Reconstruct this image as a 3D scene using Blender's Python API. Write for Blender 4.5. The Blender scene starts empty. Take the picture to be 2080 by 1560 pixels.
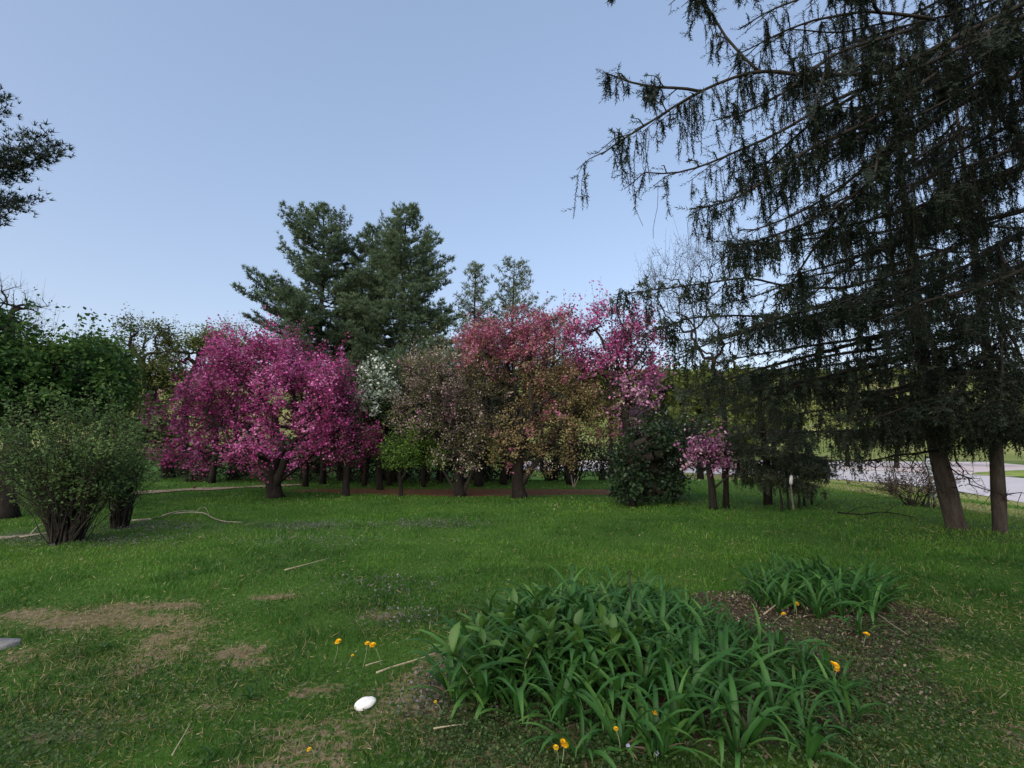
import bpy, math, random
import numpy as np
from mathutils import Matrix, Vector, Euler

R = math.radians
SC = bpy.context.scene
COL = SC.collection
rng = np.random.default_rng(11)
random.seed(5)

# ------------------------------------------------------------------ camera, sky, light
F = 953.0                 # focal length in pixels of a 2080 px wide frame
HZ = 905.0                # row of the horizon
EYE = 1.6
PITCH = math.atan((HZ - 780.0) / F)
cam = bpy.data.cameras.new('camera')
cam.sensor_width = 36.0
cam.lens = 36.0 * F / 2080.0
cam.clip_start = 0.05
cam.clip_end = 3000.0
camo = bpy.data.objects.new('camera', cam)
camo.location = (0, 0, EYE)
camo.rotation_euler = (R(90) + PITCH, 0, 0)
COL.objects.link(camo)
SC.camera = camo

SUN_EL, SUN_AZ = R(24.0), R(-150.0)      # azimuth from +Y, negative = to the left
world = bpy.data.worlds.new('World')
SC.world = world
world.use_nodes = True
wn = world.node_tree
wn.nodes.clear()
sky = wn.nodes.new('ShaderNodeTexSky')
sky.sky_type = 'NISHITA'
sky.sun_disc = False
sky.sun_elevation = SUN_EL
sky.sun_rotation = SUN_AZ
sky.altitude = 100
sky.air_density = 1.0
sky.dust_density = 2.6
sky.ozone_density = 2.2
bg = wn.nodes.new('ShaderNodeBackground')
bg.inputs[1].default_value = 0.15
wo = wn.nodes.new('ShaderNodeOutputWorld')
hs = wn.nodes.new('ShaderNodeHueSaturation')
hs.inputs['Saturation'].default_value = 1.28
gm = wn.nodes.new('ShaderNodeGamma')
gm.inputs[1].default_value = 0.5
tn = wn.nodes.new('ShaderNodeMix'); tn.data_type = 'RGBA'; tn.blend_type = 'MULTIPLY'
tn.inputs[0].default_value = 1.0
tn.inputs[7].default_value = (1.04, 0.98, 1.02, 1)
wn.links.new(sky.outputs[0], gm.inputs[0])
wn.links.new(gm.outputs[0], hs.inputs['Color'])
wn.links.new(hs.outputs[0], tn.inputs[6])
wn.links.new(tn.outputs[2], bg.inputs[0])
wn.links.new(bg.outputs[0], wo.inputs[0])

sun = bpy.data.lights.new('sun', 'SUN')
sun.energy = 1.5
sun.angle = R(110)
sun.color = (1.0, 0.92, 0.78)
suno = bpy.data.objects.new('sun', sun)
sdir = Vector((math.sin(SUN_AZ) * math.cos(SUN_EL), math.cos(SUN_AZ) * math.cos(SUN_EL), math.sin(SUN_EL)))
suno.rotation_euler = sdir.to_track_quat('Z', 'Y').to_euler()
COL.objects.link(suno)

SC.view_settings.view_transform = 'Standard'
SC.view_settings.look = 'None'
SC.view_settings.exposure = 1.63
SC.view_settings.gamma = 1.0
SC.view_settings.use_curve_mapping = False
SC.cycles.max_bounces = 5
SC.cycles.diffuse_bounces = 3
SC.cycles.glossy_bounces = 2
SC.cycles.transmission_bounces = 3
SC.cycles.transparent_max_bounces = 4

# ------------------------------------------------------------------ numbers
CP, SP = math.cos(PITCH), math.sin(PITCH)


def P(px, py, Y):
    """world point at distance Y in front of the viewpoint seen in direction (px, py)"""
    u = (px - 1040.0) / F
    v = (780.0 - py) / F
    d = np.array([u, CP - v * SP, SP + v * CP])
    return np.array([0, 0, EYE]) + d * (Y / d[1])


def W(px, Y):
    return px * Y / F


def hash3(i, j, k, s):
    i = i.astype(np.int64); j = j.astype(np.int64); k = k.astype(np.int64)
    n = (i * 374761393 + j * 668265263 + k * 1274126177 + s * 974634533) & 0xffffffff
    n = ((n ^ (n >> 13)) * 1274126177) & 0xffffffff
    n = (n ^ (n >> 16)) & 0xffffffff
    return n / 4294967295.0


def noise3(p, scale, seed=0):
    q = np.asarray(p, float) / scale
    f = np.floor(q)
    t = q - f
    t = t * t * (3 - 2 * t)
    i, j, k = f[:, 0], f[:, 1], f[:, 2]
    r = 0
    for a in (0, 1):
        for b in (0, 1):
            for c in (0, 1):
                w = (t[:, 0] if a else 1 - t[:, 0]) * (t[:, 1] if b else 1 - t[:, 1]) * (t[:, 2] if c else 1 - t[:, 2])
                r = r + w * hash3(i + a, j + b, k + c, seed)
    return r


def noise2(x, y, scale, seed=0):
    x = np.asarray(x, float); y = np.asarray(y, float)
    sh = np.broadcast(x, y).shape
    p = np.stack([np.broadcast_to(x, sh).ravel(), np.broadcast_to(y, sh).ravel(), np.zeros(int(np.prod(sh)))], 1)
    return noise3(p, scale, seed).reshape(sh)


def smooth(t):
    t = np.clip(t, 0, 1)
    return t * t * (3 - 2 * t)


def lawn_edge(y):
    return 10.3 + 0.11 * np.clip(np.asarray(y, float) - 10, 0, 30)


def G(x, y):
    x = np.asarray(x, float); y = np.asarray(y, float)
    t = x - lawn_edge(y)
    d1 = smooth((t + 0.5) / 16.5)
    d2 = smooth((y - 21) / 16.0) * smooth((x + 7) / 9.0)
    drop = np.maximum(d1, d2)
    near = (1 - drop) * (1 - smooth((np.hypot(x, y) - 20) / 20))
    b = (noise2(x, y, 3.1, 3) - .5) * .07 + (noise2(x, y, 0.9, 4) - .5) * .03
    hill = 40.0 * smooth((y - 112) / 150.0)
    bed = 0.10 * np.exp(-(((x - .8) / 1.2) ** 2 + ((y - 3.6) / 1.1) ** 2)) + .08 * np.exp(-(((x - 3.0) / .8) ** 2 + ((y - 4.7) / .7) ** 2))
    return b * near - 1.5 * drop + hill + bed * 0.6


def on_ground(px, py):
    Y = F * EYE / (py - HZ)
    for _ in range(6):
        p = P(px, py, Y)
        g = float(G(p[0], p[1]))
        Y = Y * (EYE - g) / max(EYE - p[2], .05) if p[2] < EYE else Y
    p = P(px, py, Y)
    return np.array([p[0], p[1], float(G(p[0], p[1]))])


def gz(x, y):
    return np.array([x, y, float(G(x, y))])


def inpoly(x, y, poly):
    x = np.asarray(x, float); y = np.asarray(y, float)
    c = np.zeros(x.shape, bool)
    n = len(poly)
    for a in range(n):
        x0, y0 = poly[a]; x1, y1 = poly[(a + 1) % n]
        m = ((y0 > y) != (y1 > y)) & (x < (x1 - x0) * (y - y0) / (y1 - y0 + 1e-12) + x0)
        c ^= m
    return c


# ------------------------------------------------------------------ object helpers
def thing(name, label, cat, loc=(0, 0, 0), group=None, rotz=0.0):
    o = bpy.data.objects.new(name, None)
    o.empty_display_size = 0.2
    o.location = tuple(float(v) for v in loc)
    o.rotation_euler = (0, 0, rotz)
    COL.objects.link(o)
    o['label'] = label
    o['category'] = cat
    if group:
        o['group'] = group
    return o


def make_mesh(name, verts, faces, mat, tint=None, smooth_sh=False, attrs=None):
    verts = np.ascontiguousarray(verts, np.float32)
    if isinstance(faces, np.ndarray):
        faces = [faces]
    faces = [np.asarray(f, np.int32) for f in faces if len(f)]
    me = bpy.data.meshes.new(name)
    me.vertices.add(len(verts))
    me.vertices.foreach_set('co', verts.ravel())
    tot = np.concatenate([np.full(len(f), f.shape[1], np.int32) for f in faces])
    li = np.concatenate([f.ravel() for f in faces])
    st = np.concatenate([[0], np.cumsum(tot)[:-1]]).astype(np.int32)
    me.loops.add(len(li))
    me.loops.foreach_set('vertex_index', li)
    me.polygons.add(len(tot))
    me.polygons.foreach_set('loop_start', st)
    me.polygons.foreach_set('loop_total', tot)
    if smooth_sh:
        me.polygons.foreach_set('use_smooth', np.ones(len(tot), bool))
    if tint is not None:
        a = me.attributes.new('tint', 'FLOAT', 'POINT')
        a.data.foreach_set('value', np.ascontiguousarray(tint, np.float32))
    for k, v in (attrs or {}).items():
        a = me.attributes.new(k, 'FLOAT', 'POINT')
        a.data.foreach_set('value', np.ascontiguousarray(v, np.float32))
    if mat is not None:
        me.materials.append(mat)
    me.update()
    return me


def obj(name, me, parent=None, kind=None, label=None, loc=None):
    o = bpy.data.objects.new(name, me)
    COL.objects.link(o)
    if parent is not None:
        o.parent = parent
    if kind:
        o['kind'] = kind
    if label:
        o['label'] = label
    if loc is not None:
        o.location = tuple(float(v) for v in loc)
    return o


class MB:
    """collects pieces of geometry for one mesh"""

    def __init__(s, origin=(0, 0, 0)):
        s.v = []; s.f = {3: [], 4: []}; s.t = []; s.n = 0
        s.o = np.asarray(origin, float)

    def add(s, v, f, tint=0.5):
        v = np.asarray(v, float) - s.o
        s.v.append(v)
        for ff in (f if isinstance(f, list) else [f]):
            ff = np.asarray(ff)
            if len(ff):
                s.f[ff.shape[1]].append(ff + s.n)
        s.t.append(np.broadcast_to(np.asarray(tint, float), (len(v),)))
        s.n += len(v)
        return s

    def tube(s, path, rad, sides=8, cap=True, tint=0.5, wob=0.0):
        path = np.asarray(path, float)
        k = len(path)
        rad = np.broadcast_to(np.asarray(rad, float), (k,))
        tan = np.gradient(path, axis=0)
        tan /= np.linalg.norm(tan, axis=1, keepdims=True) + 1e-9
        ref = np.array([1.0, 0, 0]) if abs(tan[0][0]) < .8 else np.array([0, 1.0, 0])
        a = np.cross(tan, ref); a /= np.linalg.norm(a, axis=1, keepdims=True) + 1e-9
        b = np.cross(tan, a)
        th = np.linspace(0, 2 * np.pi, sides, endpoint=False)
        rr = rad[:, None] * (1 + wob * (rng.random((k, sides)) - .5))
        v = path[:, None, :] + rr[:, :, None] * (np.cos(th)[None, :, None] * a[:, None, :] + np.sin(th)[None, :, None] * b[:, None, :])
        v = v.reshape(-1, 3)
        i = np.arange(k - 1)[:, None] * sides
        j = np.arange(sides)[None, :]
        j2 = (j + 1) % sides
        q = np.stack([i + j, i + j2, i + sides + j2, i + sides + j], -1).reshape(-1, 4)
        fs = [q]
        if cap:
            v = np.vstack([v, path[-1:], path[:1]])
            jj = np.arange(sides); e = (k - 1) * sides
            fs.append(np.stack([e + jj, e + (jj + 1) % sides, np.full(sides, k * sides)], 1))
            fs.append(np.stack([(jj + 1) % sides, jj, np.full(sides, k * sides + 1)], 1))
        return s.add(v, fs, tint)

    def edges(s, p0, p1, r0, r1, sides=4, tint=0.5):
        p0 = np.asarray(p0, float); p1 = np.asarray(p1, float)
        n = len(p0)
        if n == 0:
            return s
        d = p1 - p0
        d /= np.linalg.norm(d, axis=1, keepdims=True) + 1e-9
        ref = np.where(np.abs(d[:, 2:3]) < .9, np.array([[0, 0, 1.0]]), np.array([[1.0, 0, 0]]))
        a = np.cross(d, ref); a /= np.linalg.norm(a, axis=1, keepdims=True) + 1e-9
        b = np.cross(d, a)
        th = np.linspace(0, 2 * np.pi, sides, endpoint=False)
        ring = np.cos(th)[None, :, None] * a[:, None, :] + np.sin(th)[None, :, None] * b[:, None, :]
        r0 = np.broadcast_to(np.asarray(r0, float), (n,)); r1 = np.broadcast_to(np.asarray(r1, float), (n,))
        v = np.concatenate([p0[:, None] + ring * r0[:, None, None], p1[:, None] + ring * r1[:, None, None]], 1).reshape(-1, 3)
        o = np.arange(n)[:, None] * (2 * sides)
        j = np.arange(sides)[None, :]; j2 = (j + 1) % sides
        q = np.stack([o + j, o + j2, o + sides + j2, o + sides + j], -1).reshape(-1, 4)
        return s.add(v, q, np.repeat(np.broadcast_to(np.asarray(tint, float), (n,)), 2 * sides))

    def scatter(s, tv, tf, pos, ydir, zref, scale, tint):
        """copies of the template (local Y along ydir) at pos"""
        pos = np.asarray(pos, float)
        n = len(pos)
        if n == 0:
            return s
        tv = np.asarray(tv, float); tf = np.asarray(tf)
        y = np.asarray(ydir, float); y = y / (np.linalg.norm(y, axis=1, keepdims=True) + 1e-9)
        x = np.cross(y, zref); ln = np.linalg.norm(x, axis=1, keepdims=True)
        x = np.where(ln > 1e-4, x / (ln + 1e-9), np.array([[1.0, 0, 0]]))
        z = np.cross(x, y)
        sc = np.asarray(scale, float)
        if sc.ndim == 1:
            sc = np.stack([sc] * 3, 1)
        L = tv[None] * sc[:, None, :]
        v = pos[:, None] + L[..., 0:1] * x[:, None] + L[..., 1:2] * y[:, None] + L[..., 2:3] * z[:, None]
        k = len(tv)
        f = (tf[None] + (np.arange(n) * k)[:, None, None]).reshape(-1, tf.shape[1])
        return s.add(v.reshape(-1, 3), f, np.repeat(np.broadcast_to(np.asarray(tint, float), (n,)), k))

    def mesh(s, name, mat, smooth_sh=False):
        fs = [np.concatenate(s.f[k]) for k in (3, 4) if s.f[k]]
        return make_mesh(name, np.concatenate(s.v), fs, mat, np.concatenate(s.t), smooth_sh)

    def build(s, name, mat, parent=None, kind=None, label=None, smooth_sh=False, loc=None):
        if not s.v:
            return None
        return obj(name, s.mesh(name, mat, smooth_sh), parent, kind, label, loc)


def runit(n):
    v = rng.normal(size=(n, 3))
    return v / (np.linalg.norm(v, axis=1, keepdims=True) + 1e-9)


LEAF_V = np.array([[0, 0, 0], [-.5, .45, .12], [0, 1, 0], [.5, .45, .12]])
LEAF_F = np.array([[0, 2, 1], [0, 3, 2]])
BLADE_V = np.array([[-.5, 0, 0], [.5, 0, 0], [-.38, .55, .06], [.38, .55, .06], [0, 1, .3]])
SPIKE_V = np.array([[-.55, 0, 0], [.55, 0, 0], [0, 1, .25]])
SPIKE_F = np.array([[0, 1, 2]])
BLADE_F = np.array([[0, 1, 3], [0, 3, 2], [2, 3, 4]])


def tuft_template(n, cone, seed, w=.05):
    r = np.random.default_rng(seed)
    v = []; f = []
    for i in range(n):
        a = 2 * np.pi * (i + r.random() * .6) / n
        c = cone * (0.35 + .75 * r.random())
        d = np.array([math.sin(c) * math.cos(a), math.cos(c), math.sin(c) * math.sin(a)])
        q = np.cross(d, [0.3, 1, .2]); q /= np.linalg.norm(q) + 1e-9
        k = len(v)
        v += [q * w, -q * w, d * (.8 + .35 * r.random())]
        f.append((k, k + 1, k + 2))
    return np.array(v), np.array(f)


def needle_template(n, seed, nl=.17, w=.018):
    r = np.random.default_rng(seed)
    v = []; f = []
    for i in range(n):
        a = 2.4 * i + r.random() * .5
        t = (i + r.random() * .6) / n
        rad = np.array([math.cos(a), 0, math.sin(a)])
        d = rad * .82 + np.array([0, .57, 0])
        q = np.cross(d, rad + np.array([0, .01, 0])); q /= np.linalg.norm(q) + 1e-9
        b = np.array([0, t, 0])
        k = len(v)
        v += [b + q * w, b - q * w, b + d * nl * (.75 + .5 * r.random())]
        f.append((k, k + 1, k + 2))
    return np.array(v), np.array(f)


# ------------------------------------------------------------------ materials
def nt(name):
    m = bpy.data.materials.new(name)
    m.use_nodes = True
    t = m.node_tree
    t.nodes.clear()
    out = t.nodes.new('ShaderNodeOutputMaterial')
    return m, t, out


def ramp(t, stops, interp='LINEAR'):
    r = t.nodes.new('ShaderNodeValToRGB')
    r.color_ramp.interpolation = interp
    e = r.color_ramp.elements
    while len(e) < len(stops):
        e.new(0.5)
    for el, (p, c) in zip(e, stops):
        el.position = p
        el.color = (*c, 1)
    return r


def leafmat(name, stops, transl=.3, rough=.6, spec=.25, noise=0):
    m, t, out = nt(name)
    a = t.nodes.new('ShaderNodeAttribute'); a.attribute_name = 'tint'
    r = ramp(t, stops)
    t.links.new(a.outputs['Fac'], r.inputs[0])
    p = t.nodes.new('ShaderNodeBsdfPrincipled')
    p.inputs['Roughness'].default_value = rough
    p.inputs['Specular IOR Level'].default_value = spec
    t.links.new(r.outputs[0], p.inputs['Base Color'])
    if transl > 0:
        tr = t.nodes.new('ShaderNodeBsdfTranslucent')
        t.links.new(r.outputs[0], tr.inputs[0])
        mx = t.nodes.new('ShaderNodeMixShader')
        mx.inputs[0].default_value = transl
        t.links.new(p.outputs[0], mx.inputs[1]); t.links.new(tr.outputs[0], mx.inputs[2])
        t.links.new(mx.outputs[0], out.inputs[0])
    else:
        t.links.new(p.outputs[0], out.inputs[0])
    return m


def surfmat(name, stops, scale=8.0, rough=.9, bump=.3, stretch=(1, 1, 1), detail=6, spec=.2):
    m, t, out = nt(name)
    tc = t.nodes.new('ShaderNodeTexCoord')
    mp = t.nodes.new('ShaderNodeMapping'); mp.inputs['Scale'].default_value = stretch
    nz = t.nodes.new('ShaderNodeTexNoise'); nz.inputs['Scale'].default_value = scale
    nz.inputs['Detail'].default_value = detail; nz.inputs['Roughness'].default_value = .65
    t.links.new(tc.outputs['Object'], mp.inputs[0]); t.links.new(mp.outputs[0], nz.inputs['Vector'])
    r = ramp(t, stops)
    t.links.new(nz.outputs[0], r.inputs[0])
    p = t.nodes.new('ShaderNodeBsdfPrincipled')
    p.inputs['Roughness'].default_value = rough
    p.inputs['Specular IOR Level'].default_value = spec
    t.links.new(r.outputs[0], p.inputs['Base Color'])
    if bump:
        b = t.nodes.new('ShaderNodeBump'); b.inputs['Strength'].default_value = bump; b.inputs['Distance'].default_value = .03
        t.links.new(nz.outputs[0], b.inputs['Height']); t.links.new(b.outputs[0], p.inputs['Normal'])
    t.links.new(p.outputs[0], out.inputs[0])
    return m


M = {}
M['bark'] = surfmat('grey_brown_bark', [(.3, (.020, .016, .014)), (.7, (.075, .062, .054))], 14, .95, .8, (1, 1, .25))
M['bark_dark'] = surfmat('dark_bark', [(.3, (.007, .006, .005)), (.7, (.024, .020, .018))], 14, .95, .8, (1, 1, .3))
M['twig'] = surfmat('twig_bark', [(.3, (.014, .012, .010)), (.7, (.040, .034, .030))], 20, .95, 0)
M['twig_pale'] = surfmat('pale_twig_bark', [(.3, (.16, .14, .11)), (.7, (.32, .29, .23))], 20, .9, .2)
M['stick'] = surfmat('dry_stick', [(.3, (.24, .20, .13)), (.7, (.45, .40, .28))], 30, .9, .2)
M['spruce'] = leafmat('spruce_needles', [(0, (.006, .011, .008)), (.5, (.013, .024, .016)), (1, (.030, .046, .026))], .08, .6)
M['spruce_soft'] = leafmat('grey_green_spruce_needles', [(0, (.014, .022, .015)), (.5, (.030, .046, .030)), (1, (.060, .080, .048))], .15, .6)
M['pine'] = leafmat('pine_needles', [(0, (.040, .068, .042)), (.5, (.085, .135, .076)), (1, (.17, .225, .11))], .3, .6)
M['pine_dark'] = leafmat('dark_pine_needles', [(0, (.010, .018, .014)), (.5, (.022, .038, .028)), (1, (.05, .07, .045))], .1, .6)
M['young_pine'] = leafmat('young_pine_needles', [(0, (.06, .09, .055)), (.5, (.11, .15, .085)), (1, (.19, .23, .12))], .3, .6)
M['maple'] = leafmat('green_leaves', [(0, (.014, .042, .012)), (.5, (.038, .105, .022)), (1, (.11, .20, .04))], .35, .55)
M['spring'] = leafmat('spring_green_leaves', [(0, (.08, .16, .025)), (.5, (.18, .30, .05)), (1, (.32, .42, .10))], .35)
M['olive'] = leafmat('olive_spring_leaves', [(0, (.04, .055, .016)), (.5, (.10, .13, .030)), (1, (.21, .25, .055))], .35)
M['lilac'] = leafmat('shrub_leaves', [(0, (.030, .062, .022)), (.5, (.070, .135, .042)), (1, (.17, .25, .08))], .35)
M['magenta'] = leafmat('magenta_blossoms', [(0, (.11, .016, .055)), (.3, (.32, .038, .17)), (.7, (.55, .10, .34)), (1, (.80, .33, .62))], .3, .7)
M['rosy'] = leafmat('rosy_blossoms', [(0, (.14, .045, .075)), (.4, (.33, .085, .175)), (1, (.60, .24, .38))], .3, .7)
M['lilac_pink'] = leafmat('pale_pink_blossoms', [(0, (.22, .06, .17)), (.5, (.48, .17, .38)), (1, (.78, .50, .66))], .3, .7)
M['white'] = leafmat('white_blossoms', [(0, (.35, .42, .35)), (.5, (.62, .70, .62)), (1, (.85, .87, .83))], .25, .7)
M['bronze'] = leafmat('bronze_leaves', [(0, (.095, .075, .042)), (.35, (.22, .165, .080)), (.7, (.34, .26, .125)), (1, (.29, .31, .12))], .3)
M['brown'] = leafmat('brownish_leaves', [(0, (.075, .062, .046)), (.45, (.18, .150, .112)), (.8, (.33, .275, .23)), (1, (.66, .57, .53))], .3)
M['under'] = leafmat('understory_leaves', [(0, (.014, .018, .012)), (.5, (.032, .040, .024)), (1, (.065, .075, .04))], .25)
M['ivy'] = leafmat('ivy_leaves', [(0, (.008, .018, .009)), (.5, (.018, .042, .018)), (1, (.05, .09, .04))], .15, .4)
M['lime'] = leafmat('yellow_green_leaves', [(0, (.10, .13, .035)), (.5, (.19, .225, .06)), (1, (.30, .32, .12))], .35)
M['grass'] = leafmat('grass_blades', [(0, (.018, .048, .010)), (.35, (.035, .112, .013)), (.62, (.086, .210, .022)), (.8, (.18, .19, .05)), (.9, (.27, .22, .11)), (1, (.42, .36, .23))], .3, .5, .3)
M['daylily'] = leafmat('strap_leaf', [(0, (.014, .052, .012)), (.5, (.034, .112, .022)), (1, (.095, .210, .042))], .3, .45, .3)
M['broad'] = leafmat('broad_leaf', [(0, (.020, .060, .014)), (.5, (.045, .115, .020)), (1, (.09, .17, .03))], .25, .45, .35)
M['weed'] = leafmat('weed_leaves', [(0, (.014, .036, .010)), (.5, (.04, .085, .022)), (1, (.11, .17, .06))], .3)
M['ground_ivy'] = leafmat('ground_ivy', [(0, (.05, .065, .04)), (.55, (.12, .12, .11)), (1, (.26, .22, .27))], .25)
M['litter'] = leafmat('dead_leaves', [(0, (.05, .035, .025)), (.5, (.14, .10, .075)), (1, (.36, .30, .24))], .15, .8)
M['yellow'] = leafmat('dandelion_yellow', [(0, (.86, .46, .008)), (1, (.95, .68, .02))], .2, .6)
M['stem'] = leafmat('flower_stem', [(0, (.10, .16, .06)), (1, (.25, .30, .16))], .1)
M['violet'] = leafmat('violet_petals', [(0, (.35, .35, .65)), (1, (.6, .6, .8))], .3)
M['shell'] = surfmat('white_shell_stone', [(.3, (.62, .62, .60)), (.7, (.82, .82, .80))], 9, .55, .25, (1, 4, 1))
M['slab'] = surfmat('grey_slab', [(.3, (.20, .19, .18)), (.7, (.40, .38, .36))], 22, .9, .4)
M['metal_dark'] = surfmat('dark_iron', [(.3, (.012, .012, .012)), (.7, (.03, .028, .026))], 30, .6, .1)
M['post'] = surfmat('weathered_post', [(.3, (.10, .095, .09)), (.7, (.22, .21, .20))], 12, .9, .4, (1, 1, .2))
M['white_paint'] = surfmat('white_painted_top', [(.3, (.55, .56, .60)), (.7, (.75, .76, .80))], 10, .6, .1)
M['blue_grey'] = surfmat('blue_grey_paint', [(.3, (.30, .36, .42)), (.7, (.45, .52, .58))], 6, .6, .1)
M['asphalt'] = surfmat('pale_asphalt', [(.25, (.40, .38, .40)), (.75, (.52, .49, .51))], .9, .9, .15, (1, 1, 1), 10)
M['gravel'] = surfmat('pinkish_gravel', [(.25, (.42, .36, .37)), (.75, (.54, .47, .47))], .6, .95, .2, (1, 1, 1), 10)
M['path'] = surfmat('tan_path', [(.25, (.18, .13, .09)), (.75, (.32, .25, .19))], 4, .95, .3)
M['island_grass'] = surfmat('verge_grass', [(.25, (.09, .16, .03)), (.75, (.22, .26, .07))], 1.2, .95, .3)


def ground_mat():
    m, t, out = nt('lawn_ground')
    N = t.nodes.new; L = t.links.new

    def attr(n):
        a = N('ShaderNodeAttribute'); a.attribute_name = n
        return a.outputs['Fac']
    geo = N('ShaderNodeNewGeometry')

    def noise(scale, detail=6):
        n = N('ShaderNodeTexNoise'); n.inputs['Scale'].default_value = scale; n.inputs['Detail'].default_value = detail
        L(geo.outputs['Position'], n.inputs['Vector'])
        return n.outputs[0]

    def mixc(fac, a, b):
        x = N('ShaderNodeMix'); x.data_type = 'RGBA'
        L(fac, x.inputs[0]); L(a, x.inputs[6]); L(b, x.inputs[7])
        return x.outputs[2]

    def mth(op, a, b):
        x = N('ShaderNodeMath'); x.operation = op; x.use_clamp = False
        for i, v in ((0, a), (1, b)):
            if isinstance(v, float):
                x.inputs[i].default_value = v
            else:
                L(v, x.inputs[i])
        return x.outputs[0]

    def soft(att, nz, k=1.2):
        x = mth('ADD', att, mth('MULTIPLY', mth('SUBTRACT', nz, .5), k))
        mr = N('ShaderNodeMapRange'); mr.inputs[1].default_value = .35; mr.inputs[2].default_value = .65
        L(x, mr.inputs[0])
        return mr.outputs[0]
    n1, n2, n3 = noise(2.0), noise(18.0, 8), noise(90.0, 4)
    nmix = mth('ADD', mth('MULTIPLY', n2, .6), mth('MULTIPLY', n3, .4))
    g = ramp(t, [(.25, (.024, .055, .010)), (.55, (.048, .105, .016)), (.8, (.095, .15, .030))]); L(nmix, g.inputs[0])
    soil = ramp(t, [(.3, (.024, .020, .013)), (.55, (.060, .048, .032)), (.75, (.14, .115, .08))]); L(nmix, soil.inputs[0])
    mul = ramp(t, [(.3, (.065, .034, .020)), (.55, (.145, .075, .042)), (.75, (.24, .14, .08))]); L(nmix, mul.inputs[0])
    dry = ramp(t, [(.3, (.13, .16, .04)), (.55, (.24, .25, .09)), (.75, (.36, .33, .17))]); L(nmix, dry.inputs[0])
    mead = ramp(t, [(.35, (.11, .15, .04)), (.6, (.19, .21, .07)), (.75, (.28, .25, .13))])
    L(noise(.05, 8), mead.inputs[0])
    c = mixc(soft(attr('soil'), n2, 1.2), g.outputs[0], soil.outputs[0])
    th = ramp(t, [(.3, (.075, .062, .028)), (.55, (.18, .142, .085)), (.75, (.30, .245, .17))]); L(nmix, th.inputs[0])
    c = mixc(soft(attr('thatch'), n2, 1.9), c, th.outputs[0])
    c = mixc(soft(attr('mulch'), n1, .5), c, mul.outputs[0])
    c = mixc(soft(attr('dry'), n1, .8), c, dry.outputs[0])
    c = mixc(attr('meadow'), c, mead.outputs[0])
    p = N('ShaderNodeBsdfPrincipled'); p.inputs['Roughness'].default_value = .95; p.inputs['Specular IOR Level'].default_value = .1
    L(c, p.inputs['Base Color'])
    b = N('ShaderNodeBump'); b.inputs['Strength'].default_value = .7; b.inputs['Distance'].default_value = .03
    L(nmix, b.inputs['Height']); L(b.outputs[0], p.inputs['Normal'])
    L(p.outputs[0], out.inputs[0])
    return m


# ------------------------------------------------------------------ zones of the ground
def gpoly(pts):
    return [tuple(on_ground(a, b)[:2]) for a, b in pts]


BED1 = gpoly([(915, 1420), (990, 1330), (1080, 1262), (1250, 1240), (1430, 1250), (1560, 1320), (1720, 1400), (1760, 1480), (1600, 1552), (1330, 1550), (1100, 1500), (960, 1475)])
BED2 = gpoly([(1520, 1215), (1560, 1185), (1660, 1170), (1770, 1185), (1800, 1225), (1770, 1262), (1640, 1258), (1540, 1240)])
BARE = gpoly([(1430, 1205), (1520, 1200), (1640, 1245), (1800, 1235), (1900, 1235), (1905, 1300), (1880, 1420), (1780, 1440), (1700, 1380), (1560, 1310), (1440, 1240)])
SOIL_SPOTS = [(60, 1250, .55, .30), (170, 1262, .8, .34), (300, 1262, .6, .26), (330, 1300, .3, .16), (480, 1325, .30, .2), (590, 1490, .26, .16), (440, 1440, .3, .12), (560, 1215, .35, .15),
              (240, 1235, .5, .2), (390, 1270, .35, .16), (520, 1345, .3, .14), (230, 1470, .25, .12), (640, 1405, .25, .14),
              (935, 1480, .12, .3), (120, 1500, .3, .1), (780, 1250, .3, .12), (350, 1230, .4, .15)]
SPOTS = [(*on_ground(a, b)[:2], c * .72, d * .72) for a, b, c, d in SOIL_SPOTS]


def thatchf(x, y):
    x = np.asarray(x, float); y = np.asarray(y, float)
    s = np.zeros(np.broadcast(x, y).shape)
    for a, b, c, d in SPOTS:
        s = np.maximum(s, np.exp(-((x - a) / c) ** 2 - ((y - b) / d) ** 2))
    s = s * (.55 + .8 * noise2(x, y, .3, 33))
    return np.clip(np.maximum(s, 0.55 * smooth((noise2(x, y, .55, 31) * .6 + noise2(x, y, 1.6, 32) * .4 - .54) / .2) * smooth((6 - y) / 2.5)), 0, 1)


def soilf(x, y):
    wx = x + (noise2(x, y, .28, 41) - .5) * .55 + (noise2(x, y, .09, 42) - .5) * .2
    y = y + (noise2(x, y, .28, 43) - .5) * .5 + (noise2(x, y, .09, 44) - .5) * .2
    x = wx
    return np.maximum(.95 * (inpoly(x, y, BED1) | inpoly(x, y, BED2)), (.35 + .6 * noise2(x, y, .35, 47)) * inpoly(x, y, BARE))


def mulchf(x, y):
    x = np.asarray(x, float); y = np.asarray(y, float)
    a = smooth((y - 15.0 - .5 * np.sin(x * .7) - .10 * np.abs(x - 1)) / .8) * smooth((18.6 - y) / 1.6)
    return a * smooth((x + 8.6) / 1.5) * smooth((6.2 - x) / 2)


def dryf(x, y):
    t = np.asarray(x, float) - lawn_edge(y)
    return smooth((t - .8) / 1.5) * smooth((20 - t) / 6) * smooth((np.asarray(y, float) - 2) / 3)


def grid_axis(a, b, step, lo, hi, grow=1.22):
    mid = list(np.arange(a, b + 1e-6, step))
    s = step; v = b; up = []
    while v < hi:
        s *= grow; v += s; up.append(v)
    s = step; v = a; dn = []
    while v > lo:
        s *= grow; v -= s; dn.append(v)
    return np.array(dn[::-1] + mid + up)


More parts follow.
